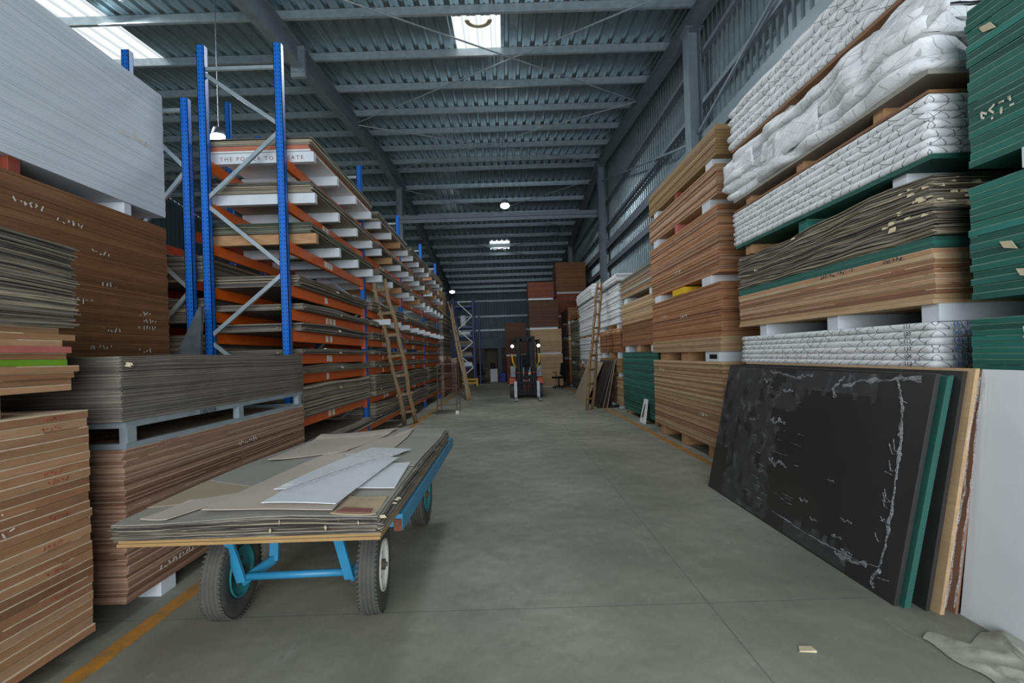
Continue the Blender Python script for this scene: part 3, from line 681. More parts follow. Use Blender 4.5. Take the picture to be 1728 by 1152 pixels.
# back-to-back second rack, seen between the posts
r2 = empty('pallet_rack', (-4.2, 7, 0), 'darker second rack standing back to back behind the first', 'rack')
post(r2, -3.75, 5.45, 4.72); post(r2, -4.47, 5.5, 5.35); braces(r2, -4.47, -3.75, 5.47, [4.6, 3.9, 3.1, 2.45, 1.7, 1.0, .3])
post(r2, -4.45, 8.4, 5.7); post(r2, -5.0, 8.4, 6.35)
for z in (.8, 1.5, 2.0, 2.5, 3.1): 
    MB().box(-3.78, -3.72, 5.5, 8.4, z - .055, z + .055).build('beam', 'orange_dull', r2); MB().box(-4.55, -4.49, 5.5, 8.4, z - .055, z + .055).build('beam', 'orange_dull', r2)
for i, z in enumerate((.855, 1.555, 2.055, 2.555)):
    laminates(-4.72, -3.68, 5.6, 8.2, z, z + (.5, .35, .3, .32)[i], 'lam', 'grey sheets on the %s shelf of the second rack behind' % ('lowest', 'second', 'third', 'fourth')[i], n=22, jit=.02, rag=.004, seg=.4)
o = MB().hexa([(-3.80, 5.2, 1.61), (-3.5, 5.2, 1.61), (-3.5, 5.24, 1.61), (-3.8, 5.24, 1.61), (-3.5, 5.2, 2.2), (-3.47, 5.2, 2.2), (-3.47, 5.24, 2.2), (-3.5, 5.24, 2.2)]).build('metal_offcut', 'galv_dull')
tag(o, 'grey triangular metal offcut leaning against the left blue post', 'offcut')
# piles and loose sheets beyond the rack
block(-3.5, -2.45, 17.6, 20.0, .08, 1.6, 50, 'ply_red', 'tall brown pile just beyond the far end of the rack')
bearers(-3.4, -2.5, (17.9, 19.7), 0, .08, ['timber'], 'timber bearer under the brown pile beyond the rack', 'bearers under the pile beyond the rack')
block(-3.5, -2.45, 17.65, 20.0, 1.6, 3.3, 60, 'lam_cream', 'cream and grey pile standing on the brown pile beyond the rack')
block(-3.5, -2.6, 17.9, 20.0, 3.3, 4.3, 20, 'ply_light', 'pale pile at the top beyond the rack')
block(-3.4, -2.25, 20.4, 22.6, .0, 1.5, 40, 'ply_red', 'low brown pile beside the far ladder')
# wooden ladders
def ladder(a0, a1, b0, b1, nr, r, mat, label, f0=.1, f1=.97):
    t = empty('wooden_ladder', ((a0[0] + b0[0]) / 2, (a0[1] + b0[1]) / 2, 0), label, 'ladder'); A0, A1, B0, B1 = map(Vector, (a0, a1, b0, b1))
    for p, q in ((A0, A1), (B0, B1)):
        pts = [p.lerp(q, k / 8) + Vector((rnd.uniform(-1, 1), 0, 0)) * r * .6 for k in range(9)]
        MB().tube(pts, r, 10, r1=r * .75).build('rail', mat, t, True)
    for k in range(nr):
        f = f0 + (f1 - f0) * k / (nr - 1); p, q = A0.lerp(A1, f), B0.lerp(B1, f); d = (q - p).normalized() * .07
        MB().bar(p - d, q + d, .035, .06).build('rung', mat, t, bevel=.006)
    return t
ladder((-2.41, 10.6, 0), (-2.50, 8.65, 3.05), (-2.2, 10.85, 0), (-2.33, 8.9, 3.11), 7, .052, 'pole', 'pale round pole ladder leaning on the loaded rack', .1, .94)
ladder((-1.42, 16.1, 0), (-2.42, 19.5, 3.85), (-1.39, 16.5, 0), (-2.36, 19.9, 3.85), 10, .055, 'pole', 'long pale ladder leaning left near the far blue rack', .08, .95)
# light rusty step frame
t = empty('step_stand', (-1.65, 12.7, 0), 'thin rusty steel step stand beside the rack', 'step stand')
for (x, y) in ((-1.38, 12.3), (-1.92, 12.3), (-1.38, 13.1), (-1.92, 13.1)):
    MB().tube([(x, y, 0), (x - .03 * (1 if x > -1.6 else -1), y + .04 * (1 if y < 12.7 else -1), 1.36)], .013, 6).build('leg', 'rusty', t)
for z in (.25, .7, 1.1, 1.35):
    MB().tube([(-1.92, 12.32, z), (-1.38, 12.32, z)], .011, 6).build('rung', 'rusty', t); MB().tube([(-1.4, 12.32, z), (-1.4, 13.08, z)], .011, 6).build('side_bar', 'rusty', t)
MB().box(-1.9, -1.42, 12.35, 13.05, 1.35, 1.365).build('platform', 'rusty', t)
MB().box(-1.42, -1.34, 12.26, 12.34, 0, .09).build('foot_wrap', 'tag', t)
# ------------------------------------------------------------------ right side
XF = 2.77; XB = 3.99
# green piles at the right edge
block(XF, XB, .25, 2.69, .1, 1.27, 26, 'ply', 'tan pile low behind the white leaning sheet')
bearers(XF + .03, XB, (.5, 1.4, 2.4), 0, .1, ['timber'], 'timber bearer under the right edge pile', 'bearers under the right edge pile')
bearers(XF + .03, XB, (.5, 1.4, 2.4), 1.27, 1.36, ['timber'], 'timber bearer below the lowest green boards', 'bearers below the green boards')
G0 = boards(XF - .01, XB, .25, 2.70, 1.36, 1.66, 9, ['teal'], 'teal green board in the lowest green pile at the right edge', 'green board', 'lowest green boards at the right edge', .004, .006)
strokes(G0[5], None, 2.2, 1.54, 4, .07, 'chalk', ('x', XF - .02, -1), 71)
bearers(XF + .01, XB, (.6, 1.5, 2.2), 1.66, 1.77, ['bearer_white', 'timber'], 'bearer between the lower two green piles', 'bearers between the lower green piles')
G1 = boards(XF - .01, XB, .25, 2.69, 1.77, 2.43, 16, ['teal'], 'teal green board in the middle green pile at the right edge', 'green board', 'middle green boards at the right edge', .005, .008)
bearers(XF - .03, XB, (.6, 1.5, 2.33), 2.43, 2.54, ['bearer_white'], 'rounded white bearer between the upper green piles', 'bearers between the upper green piles', wd=.13, name='white_bearer')
G2 = boards(XF - .015, XB, .25, 2.67, 2.54, 3.46, 22, ['teal'], 'teal green board in the topmost green pile at the right edge', 'green board', 'topmost green boards at the right edge', .005, .008)
for i, u, k, s in ((5, 2.42, 4, 72), (6, 2.42, 4, 75)): strokes(G2[i], None, u, 2.54 + i * .0418, k, .055, 'chalk', ('x', XF - .024, -1), s)
for pile, idx, z0, dt in ((G2, (3, 12, 17), 2.54, .0418), (G1, (2, 6, 11), 1.77, .041)):
    for i in idx:   # torn paper scraps stuck to the edges
        yy = rnd.uniform(2.1, 2.6); z = z0 + i * dt
        MB().hexa([(XF - .028, yy, z), (XF - .026, yy + .07, z + .02), (XF - .026, yy + .09, z + .06), (XF - .028, yy + .03, z + .05), (XF - .024, yy, z), (XF - .022, yy + .07, z + .02), (XF - .022, yy + .09, z + .06), (XF - .024, yy + .03, z + .05)]).build('paper_scrap', 'paper', pile[i])
# white wrapped column
Y0, Y1 = 2.93, 5.38
block(XF + .02, XB, Y0, Y1, .1, 1.27, 24, 'ply', 'tan pile hidden behind the leaning black boards')
bearers(XF + .04, XB, (3.2, 4.1, 5.1), 0, .1, ['timber'], 'timber bearer under the wrapped column', 'bearers under the wrapped column')
bearers(XF + .04, XB, (3.2, 4.1, 5.1), 1.27, 1.36, ['timber'], 'timber bearer below the thin white wrapped packs', 'bearers below the thin packs')
E_ = packs(XF + .02, XB, Y0 + .02, Y1, 1.36, 1.665, 6, 'thin white wrapped pack just above the black panel', 'thin white packs above the black panel', amp=.004, bulge=.01, jit=.006)
for i, s in ((5, '(6) MDF'), (4, '50 MDF'), (3, '(4) MDF'), (2, '(8) MDF'), (1, '(10) MDF'), (0, '(8) MDF')):
    text(s, .05, 'blueink', E_[i], (XF + .1, Y0 - .012, 1.372 + i * .0508), (1, .0, 0), (-.15, 0, 1), 'handwriting', spacing=1.15)
for i, s in ((5, '111'), (4, '102'), (3, '112'), (2, '112'), (1, '106'), (0, '112')):
    text(s, .042, 'darkink', E_[i], (XF - .006, 3.17, 1.376 + i * .0508), (0, -1, 0), (0, 0, 1), 'handwriting')
bearers(XF + .03, XB, (3.0, 3.9, 4.95), 1.665, 1.78, ['bearer_white'], 'wide white board bearer above the thin white packs', 'wide white bearers above the thin packs', wd=.13, name='white_bearer')
D = boards(XF, XB, Y0, Y1, 1.78, 2.14, 11, ['ply_light', 'ply'], 'tan board under the curling grey laminates', 'board', 'tan boards under the grey laminates', .006, .012)
boards(XF - .002, XB, Y0, Y1, 2.14, 2.215, 3, ['teal_light'], 'teal green board between tan boards and grey laminates', 'green board', 'teal boards under the grey laminates', .004, .008)
for s, u in ((81, 3.15), (82, 3.6), (83, 3.8)): strokes(D[10], None, u, 2.105, 6, .035, 'darkink', ('x', XF - .012, -1), s)
laminates(XF + .01, XB, Y0, Y1, 2.215, 2.60, 'lam_cream', 'curling torn grey laminate sheets in the middle of the wrapped column', n=60, jit=.02, rag=.012, flaps=46, zf=lambda x, y, q: q * .03 * math.sin(y * 2.2 + .5) + .008 * math.sin(y * 9 + q * 9))
bearers(XF + .03, XB, (3.2, 4.25, 5.2), 2.60, 2.70, ['bearer_white', 'teal', 'timber'], 'short bearer above the curling grey laminates', 'bearers above the curling laminates', wd=.12)
tag(MB().box(XF - .02, XB, Y0 - .03, Y1, 2.70, 2.735).build('board', 'teal'), 'dark green board under the neat wrapped packs', 'green board')
packs(XF - .03, XB, Y0 - .03, Y1 + .02, 2.735, 3.12, 7, 'neat white wrapped pack with diagonal strap threads', 'neat white packs above the green board', bulge=.012, amp=.008, jit=.008)
tag(MB().box(XF - .03, XB, Y0 - .03, Y1, 3.12, 3.14).build('board', 'mdf'), 'thin brown board on top of the neat wrapped packs', 'board')
bearers(XF + .02, XB, (3.35, 4.25, 5.15), 3.14, 3.24, ['timber'], 'tan wooden bearer under the crumpled packs', 'bearers under the crumpled packs', wd=.10)
tag(MB().box(XF - .03, XB, Y0 - .03, Y1, 3.24, 3.275).build('board', 'greyface'), 'worn grey board under the crumpled packs', 'board')
packs(XF - .05, XB, Y0 - .02, Y1 + .06, 3.275, 3.78, 5, 'crumpled white wrapped pack with torn loose wrapping', 'crumpled white packs near the top', 'wrap_plain', amp=.09, bulge=.02, jit=.02, zf=lambda x, y, q: .02 * noise.noise(Vector((x * 2, y * 2, 0))), fx=4.5, fz_=3.1)
# loose torn wrap hanging over the corner and the far end
for i, (yy, z) in enumerate(((3.05, 3.74), (4.2, 3.6), (5.2, 3.72))):
    mb = MB(); nn = 14; vs = []
    for a in range(nn):
        for b in range(5):
            vs.append((XF - .075 - .03 * abs(noise.noise(Vector((a * .6, b * .7, i)))), yy - .35 + a * .05, z - b * .06 + .03 * noise.noise(Vector((a * .4, b, i + 5)))))
    fs = [(a * 5 + b, a * 5 + b + 1, (a + 1) * 5 + b + 1, (a + 1) * 5 + b) for a in range(nn - 1) for b in range(4)]
    o = mb.add(vs, fs).build('loose_wrapping', 'wrap_plain', None, True); tag(o, ('loose white wrapping hanging at the near corner of the crumpled packs', 'loose white wrapping hanging midway along the crumpled packs', 'loose white wrapping at the far end of the crumpled packs')[i], 'wrapping')
    sm = o.modifiers.new('thickness', 'SOLIDIFY'); sm.thickness = .004
bearers(XF + .02, XB, (3.2, 4.4, 5.2), 3.78, 3.84, ['bearer_white'], 'thin white bearer under the topmost packs', 'bearers under the topmost packs')
tag(MB().box(XF - .03, XB, Y0, Y1 + .02, 3.84, 3.87).build('board', 'mdf'), 'brown board under the topmost white packs', 'board')
packs(XF - .03, XB, Y0, Y1 + .05, 3.87, 4.35, 5, 'white wrapped pack in the topmost bundle at the right', 'topmost white packs at the right', amp=.02, bulge=.02, jit=.015)
# tall tan column
X2, X2b, A, B = 2.8, 4.02, 5.95, 8.72
P = [(.18, 1.36, 36, ['ply_light', 'ply'], 'tan board in the lowest pile of the tall tan column', 'lowest tan boards of the tall column'),
     (1.50, 1.70, 6, ['ply_light'], 'plain light tan board at the base of the warm brown pile', 'light boards at the base of the warm brown pile'),
     (1.70, 2.42, 26, ['ply_orange'], 'warm brown board in the pile with the yellow bearer above', 'warm brown boards of the tall column'),
     (2.54, 3.43, 32, ['ply_orange', 'ply'], 'tan brown board in the middle pile of the tall column', 'middle tan boards of the tall column'),
     (3.56, 3.96, 14, ['ply'], 'tan board in the second pile from the top of the tall column', 'second tan pile of the tall column'),
     (4.08, 4.47, 16, ['ply_gold'], 'golden brown board in the topmost pile of the tall column', 'topmost golden boards of the tall column')]
PP = [boards(X2 + rnd.uniform(0, .02), X2b, A, B, z0, z1, n_, ms, lb, 'board', g, .008, .01) for z0, z1, n_, ms, lb, g in P]
for pi, idx, u, s in ((2, 14, 7.9, 91), (2, 12, 7.0, 92), (0, 12, 6.4, 93), (0, 30, 8.1, 94), (3, 8, 7.2, 95)):
    z0, z1, n_ = P[pi][:3]; strokes(PP[pi][idx], None, u, z0 + idx * (z1 - z0) / n_, 6, .06, 'chalk', ('x', X2 - .004, -1), s)
bearers(X2 + .03, X2b, (6.4, 7.4, 8.4), 0, .18, ['timber'], 'tan timber block under the tall tan column', 'blocks under the tall tan column', wd=.14)
bearers(X2 + .06, X2b, (7.3, 8.3), 1.36, 1.50, ['timber'], 'brown round ended bearer in the tall tan column', 'brown bearers low in the tall column', wd=.3)
o = bearers(X2 + .02, X2b, (6.25,), 1.36, 1.50, ['bearer_white'], 'white box bearer with a black slot in the tall column', None, wd=.42, name='white_bearer')[0]
MB().box(X2 + .014, X2 + .0195, 6.1, 6.32, 1.40, 1.46).build('black_slot', 'black', o, bevel=.002)
bearers(X2 + .02, X2b, (6.35, 8.4), 2.42, 2.54, ['bearer_white'], 'white bearer above the warm brown pile', 'white bearers above the warm brown pile', wd=.3, name='white_bearer')
bearers(X2 + .0, X2b, (7.35,), 2.42, 2.52, ['yellow'], 'yellow bearer sticking out of the tall tan column', None, wd=.5, name='yellow_bearer')
bearers(X2 + .02, X2b, (6.3, 8.4), 3.43, 3.56, ['bearer_white'], 'white bearer under the second pile from the top', 'white bearers high in the tall column', wd=.25, name='white_bearer')
bearers(X2 + .02, X2b, (7.4,), 3.43, 3.56, ['pinkboard'], 'pink red block in the tall tan column', None, wd=.12, name='wood_block')
bearers(X2 + .03, X2b, (6.2, 8.4), 3.96, 4.08, ['bearer_white'], 'white bearer under the golden boards', 'white bearers under the golden boards', wd=.2, name='white_bearer')
bearers(X2 + .03, X2b, (7.4,), 3.96, 4.08, ['bearer_red'], 'red brown block under the golden boards', None, wd=.12, name='wood_block')
# green and tan column
X3, X3b, A, B = 3.0, 4.22, 9.0, 11.75
P = [(.1, .52, 6, ['teal'], 'teal green board at the foot of the green pile', 'lowest teal boards'), (.52, 1.52, 20, ['teal', 'teal_light'], 'teal green board in the floor standing green pile', 'teal boards of the green pile'),
     (1.67, 2.22, 16, ['mdf'], 'brown board above the green pile', 'brown boards above the green pile'), (2.22, 2.72, 14, ['ply_light'], 'light tan board above the brown boards and green pile', 'light tan boards above the green pile'),
     (2.86, 3.36, 12, ['lam_cream', 'ply'], 'mixed tan and grey board at the top above the green pile', 'mixed boards above the green pile')]
for z0, z1, n_, ms, lb, g in P: boards(X3, X3b, A, B, z0, z1, n_, ms, lb, 'board', g, .006, .01)
bearers(X3 + .03, X3b, (9.4, 10.4, 11.4), 0, .1, ['timber'], 'timber bearer under the green pile', 'bearers under the green pile')
bearers(X3 + .02, X3b, (9.35, 10.4, 11.4), 1.52, 1.67, ['bearer_white', 'timber'], 'bearer on top of the green pile', 'bearers on top of the green pile', wd=.3)
bearers(X3 + .02, X3b, (9.35, 11.4), 2.72, 2.86, ['bearer_white'], 'white bearer under the mixed boards', 'white bearers under the mixed boards', wd=.3, name='white_bearer')
o = MB().hexa([(2.86, 9.6, 0), (2.89, 9.6, 0), (2.89, 9.95, 0), (2.86, 9.95, 0), (2.96, 9.68, .5), (2.985, 9.68, .5), (2.985, 9.9, .5), (2.96, 9.9, .5)]).build('signboard', 'tag')
tag(o, 'small pale board with dark marks leaning on the green pile', 'board')
MB().hexa([(2.868, 9.74, .12), (2.872, 9.74, .12), (2.872, 9.82, .12), (2.868, 9.82, .12), (2.945, 9.74, .42), (2.949, 9.74, .42), (2.949, 9.8, .42), (2.945, 9.8, .42)]).build('dark_marks', 'darkink', o)
# strapped tan piles with white wrapped ones on top
X4, X4b, A, B = 3.03, 4.25, 12.1, 14.7
def strapped(z0, z1, n_, m, lb):
    o = block(X4, X4b, A, B, z0, z1, n_, m, lb)
    for y in (12.9, 13.7): MB().box(X4 - .018, X4 - .014, y - .01, y + .01, z0, z1).build('strap', 'darkink', o)
    MB().box(X4 + .5, X4 + .52, A - .02, A - .014, z0, z1).build('strap', 'darkink', o)
strapped(.1, .86, 22, 'ply_light', 'lowest strapped tan pile under the white wrapped piles')
strapped(.98, 1.36, 14, 'ply_gold', 'thin strapped golden pile, second from the floor')
strapped(1.53, 2.18, 22, 'ply_orange', 'strapped orange brown pile right under the white packs')
for za, zb, w_ in ((0, .1, 'lowest'), (.86, .98, 'thin golden'), (1.36, 1.53, 'orange brown'), (2.18, 2.3, 'white wrapped')):
    bearers(X4 + .02, X4b, (12.4, 13.4, 14.4), za, zb, ['bearer_white', 'timber'] if za else ['bearer_white'], 'bearer under the %s pile of the strapped column' % w_, 'bearers under the %s strapped pile' % w_, wd=.2)
def wrapblock(x0, x1, y0, y1, z0, z1, n_, lb):
    return tag(slab_layers(x0, x1, y0, y1, z0, z1, n_, .02, .006, seg=.3, bulge=.012, seed=int(z0 * 9), amp=.01, gap=.01).build('wrapped_stack', 'wrap_plain'), lb, 'wrapped stack', None, 'stuff')
wrapblock(X4, X4b, A, B, 2.3, 3.37, 16, 'white wrapped pile above the strapped tan piles')
wrapblock(X4 - .08, X4b, A - .05, 15.0, 3.42, 3.62, 3, 'crumpled white packs topping the nearer white wrapped pile')
wrapblock(X4 - .12, X4b, 15.2, 18.4, 3.42, 3.85, 4, 'crumpled white packs topping the far white wrapped pile')
bearers(X4 + .02, X4b, (12.4, 14.4), 3.37, 3.42, ['timber'], 'thin bearer under the long crumpled packs', 'bearers under the long crumpled packs')
X5, X5b = 2.98, 4.2
wrapblock(X5, X5b, 15.1, 18.4, 1.24, 2.1, 18, 'lower white wrapped pile behind the right ladder')
bearers(X5 + .02, X5b, (15.4, 17, 18.2), 2.1, 2.19, ['timber'], 'timber bearer between the far white piles', 'bearers between the far white piles')
wrapblock(X5, X5b, 15.1, 18.4, 2.19, 3.36, 20, 'upper white wrapped pile behind the right ladder')
bearers(X5 + .02, X5b, (15.4, 18.2), 3.36, 3.42, ['timber'], 'thin bearer above the far white pile', 'bearers above the far white pile')
block(X5, X5b, 15.1, 18.4, .1, 1.12, 30, 'ply', 'tan pile under the far white wrapped piles'); bearers(X5 + .02, X5b, (15.4, 18), 0, .1, ['timber'], 'timber bearer on the floor below the far white piles', 'floor bearers below the far white piles')
bearers(X5 + .02, X5b, (15.4, 17, 18.2), 1.12, 1.24, ['bearer_white'], 'white bearer below the far white piles', 'white bearers below the far white piles', name='white_bearer')
# grey green and brown piles further back
X6, X6b = 3.0, 4.25
for i, (z0, z1, m, lb) in enumerate([(.0, 1.1, 'lam_green', 'lowest grey green sheet pile at the back right'), (1.2, 1.95, 'lam_green', 'middle grey green sheet pile at the back right'), (2.05, 2.95, 'lam_green', 'upper grey green sheet pile at the back right'), (3.05, 3.3, 'ply', 'thin brown pile on the grey green sheets')]):
    block(X6, X6b, 18.8, 21.1, z0, z1, 26, m, lb, .02)
    if i < 3: bearers(X6 + .03, X6b, (19.1, 20.8), z1, z1 + .1, ['timber', 'bearer_white'], 'bearer on the %s grey green pile' % ('lowest', 'middle', 'upper')[i], 'bearers on the %s grey green pile' % ('lowest', 'middle', 'upper')[i])
for i, (z0, z1, m, lb) in enumerate([(.08, 1.25, 'mdf', 'lowest brown pile behind the grey green ones'), (1.37, 2.3, 'ply', 'middle tan pile behind the grey green ones'), (2.4, 3.0, 'ply_red', 'upper tan pile behind the grey green ones'), (3.1, 3.7, 'mdf', 'top brown pile behind the grey green ones')]):
    block(2.95, 4.2, 21.4, 23.9, z0, z1, 30, m, lb)
    bearers(2.98, 4.2, (21.7, 23.5), z0 - (.08 if i == 0 else .12 if i == 1 else .1), z0, ['bearer_white'], 'bearer below the %s' % lb.split(' behind')[0], 'bearers below the %s' % lb.split(' behind')[0])
# ladder on the right and leaning panels below it
ladder((2.1, 12.25, 0), (2.72, 13.3, 3.58), (2.3, 12.45, 0), (2.9, 13.6, 3.62), 9, .045, 'pole_dark', 'brown wooden ladder leaning on the white piles', .08, .95)
def lean(name, xb, xt, y0, y1, h, t, mat, label, yt0=None, yt1=None, cat='panel', parent=None, group=None, zb=0.0):
    yt0 = y0 if yt0 is None else yt0; yt1 = y1 if yt1 is None else yt1
    o = MB().hexa([(xb, y0, zb), (xb + t, y0, zb), (xb + t, y1, zb), (xb, y1, zb), (xt, yt0, h), (xt + t, yt0, h), (xt + t, yt1, h), (xt, yt1, h)]).build(name, mat, parent)
    if label: tag(o, label, cat, group)
    return o
lean('leaning_sheet', 2.30, 2.86, 13.6, 15.9, 1.25, .02, 'tanface', 'brown grey panel leaning behind the right ladder')
for i in range(3): lean('leaning_sheet', 2.48 + i * .12, 2.92 + i * .03, 12.55, 14.2, 1.3, .02, 'lam_dark' if i else 'darkpanel', 'dark grey panel leaning against the strapped tan piles', group='dark panels by the right ladder')
# leaning panels in the foreground
ya, yb = 2.655, 5.1
pn = lean('leaning_sheet', 2.21, 2.50, ya, yb, 1.345, .03, 'darkpanel', 'large black panel in torn plastic film leaning in front of the piles')
def panelpt(y, z, off=.004): return (2.21 + (2.50 - 2.21) * z / 1.345 - off, y, z)
# torn film over the panel, with a hole in the middle and thick folded rims
mb = MB(); nu, nv = 60, 34; vs = []; ok = {}
for i in range(nu + 1):
    for j in range(nv + 1):
        y = ya + .02 + (yb - ya - .04) * i / nu; z = .02 + 1.31 * j / nv
        o_ = .006 + .010 * abs(noise.noise(Vector((y * 6, z * 6, 1)))) + .006 * abs(noise.noise(Vector((y * 20, z * 20, 3))))
        vs.append(panelpt(y, z, o_))
fs = [(i * (nv + 1) + j, i * (nv + 1) + j + 1, (i + 1) * (nv + 1) + j + 1, (i + 1) * (nv + 1) + j) for i in range(nu) for j in range(nv)
      if (i + 9 * noise.noise(Vector((i * .12, j * .16, 7))) > 33 and noise.noise(Vector((i * .35, j * .35, 2))) > -.3 and not (i > 52 and j < 12)) or (8 < i <= 30 and j > 29 + 2 * noise.noise(Vector((i * .5, 0, 0)))) or (i > 8 and j < 3 + 2 * noise.noise(Vector((i * .4, 1, 0))) and i < 26)]
mb.add(vs, fs); mb.build('plastic_film', 'film', pn, True)
def ridge(pts, wd, seed, mat='film_fold', name='film_fold', parent=pn, pf=panelpt):
    rr = random.Random(seed); P = []
    for (y0_, z0_), (y1_, z1_) in zip(pts, pts[1:]):
        for k in range(8): P.append((y0_ + (y1_ - y0_) * k / 8, z0_ + (z1_ - z0_) * k / 8))
    P.append(pts[-1]); vs = []
    for k, (y, z) in enumerate(P):
        a = P[max(0, k - 1)]; b = P[min(len(P) - 1, k + 1)]; L = math.hypot(b[0] - a[0], b[1] - a[1]) or 1; n0, n1 = -(b[1] - a[1]) / L, (b[0] - a[0]) / L
        N1 = noise.noise(Vector((k * .31, seed * 3.1, 0))); N2 = noise.noise(Vector((k * .27, seed * 1.7, 9))); N3 = noise.noise(Vector((k * .9, seed, 4)))
        w0 = wd * (.12 + .9 * max(0, N1)) ; w1 = wd * (.12 + 1.3 * max(0, N2)); sh = wd * .35 * N3
        for q, (s_, o_) in enumerate(((-w0, .003), (-w0 * .4, .007), (0, .005), (w1 * .3, .010), (w1, .004))): vs.append(pf(y + n0 * (s_ + sh), z + n1 * (s_ + sh), o_ + rr.uniform(0, .003)))
    fs = [(k * 5 + q, k * 5 + q + 1, (k + 1) * 5 + q + 1, (k + 1) * 5 + q) for k in range(len(P) - 1) for q in range(4)]
    return MB().add(vs, fs).build(name, mat, parent, True)
ridge([(2.90, 1.30), (2.86, 1.22), (2.82, 1.1), (2.80, .95), (2.785, .8), (2.775, .5), (2.77, .3), (2.79, .16)], .03, 1)
ridge([(2.80, 1.0), (2.79, .85), (2.785, .7)], .05, 2)
ridge([(2.80, .16), (2.95, .13), (3.2, .12), (3.5, .11), (3.9, .13)], .02, 3)
ridge([(2.88, .15), (3.0, .10), (3.15, .10)], .07, 4)
ridge([(2.73, 1.31), (2.9, 1.30), (3.05, 1.28), (3.2, 1.28), (3.35, 1.22)], .04, 5)
ridge([(3.35, 1.3), (3.45, 1.20), (3.40, 1.14)], .06, 6)
ridge([(3.7, 1.3), (3.9, 1.26), (4.3, 1.31)], .05, 7)
ridge([(2.78, .16), (2.83, .06), (2.80, .03)], .03, 8)
ridge([(2.79, .10), (2.70, .12)], .02, 9)
for i, (y, z, s_) in enumerate([(4.05, .86, .11), (3.95, .52, .13), (4.15, .40, .06), (3.55, .33, .05), (3.4, .23, .04), (3.15, .2, .05), (4.3, 1.22, .07), (3.98, 1.14, .07), (3.3, .55, .03), (4.25, .55, .03), (3.7, .56, .02), (3.1, .33, .05), (4.45, .83, .05), (3.05, .14, .05)]):
    ridge([(y - s_, z), (y - s_ * .3, z + s_ * .2), (y + s_ * .4, z - s_ * .1), (y + s_, z + s_ * .1)], s_ * .45, 20 + i)
for i in range(26):
    y = 4.0 + rnd.uniform(-.35, .35); z = rnd.uniform(.15, 1.25); L_ = rnd.uniform(.03, .14)
    ridge([(y, z), (y + L_, z + rnd.uniform(-.01, .01))], .006, 100 + i)
for i in range(11):   # fine creases at the right rim
    z = rnd.uniform(.3, 1.2); L_ = rnd.uniform(.03, .11)
    ridge([(2.79 + rnd.uniform(0, .02), z), (2.80 + L_ * .5, z + rnd.uniform(-.02, .04)), (2.80 + L_, z + rnd.uniform(-.02, .08))], .006, 140 + i)
lean('leaning_sheet', 2.245, 2.54, ya - .03, yb - .05, 1.33, .022, 'teal_light', 'first teal edged green board behind the black panel', cat='green board')
lean('leaning_sheet', 2.269, 2.564, ya - .02, yb - .05, 1.335, .022, 'teal_light', 'second teal edged green board behind the black panel', cat='green board')
b2 = lean('leaning_sheet', 2.34, 2.60, ya - .06, yb - .1, 1.36, .025, 'darkpanel', 'second black panel behind the green boards')
xs = [2.385, 2.411, 2.437, 2.47, 2.50, 2.53, 2.556, 2.583]
for i, x in enumerate(xs):
    o = lean('leaning_board', x, 2.63 + i * .0145, ya - .10 + .025 * (i % 3), yb - .1, 1.375 - .004 * i, .014 if i else .024, ['ply_light', 'ply', 'ply_light', 'ply_red', 'ply', 'ply_orange', 'ply', 'mdf'][i],
         'tan board in plastic film leaning behind the black panels' if i else 'light tan board leaning right behind the second black panel', cat='board', group='tan boards leaning behind the black panels' if i else None)
    if i in (0, 2, 4, 6):
        def pf(y, z, off, x=x, i=i): return (x + (2.63 + i * .0145 - x) * z / 1.375 + y, ya - .115 - off, z)
        ridge([(.01, 1.33), (-.005, 1.0), (.012, .7), (.0, .45), (.01, .2), (0, .05)], .022, 40 + i, parent=o, pf=pf)
wp = lean('leaning_sheet', 2.50, 2.665, .25, 2.555, 1.37, .012, 'whiteface', 'white panel leaning at the lower right edge')
# crumpled film on the floor by the white panel
mb = MB(); nn = 22; vs = []
for i in range(nn):
    for j in range(nn):
        a, b = i / (nn - 1), j / (nn - 1); e = min(a, 1 - a, b, 1 - b)
        x = 2.1 + .42 * a + .06 * noise.noise(Vector((a * 3, b * 3, 0))); y = 1.75 + .6 * b + .08 * noise.noise(Vector((a * 3, b * 3, 5)))
        vs.append((x, y, .006 + .05 * min(1, e * 5) * abs(noise.noise(Vector((a * 6, b * 6, 2)))) + .16 * max(0, a - .55) * min(1, e * 8)))
mb.add(vs, [(i * nn + j, i * nn + j + 1, (i + 1) * nn + j + 1, (i + 1) * nn + j) for i in range(nn - 1) for j in range(nn - 1)])
tag(mb.build('plastic_film', plain('dusty_film', '8f8f82', .35, 0, 'a6a698', 9, .5), None, True), 'crumpled dusty plastic film on the floor by the white panel', 'plastic film')
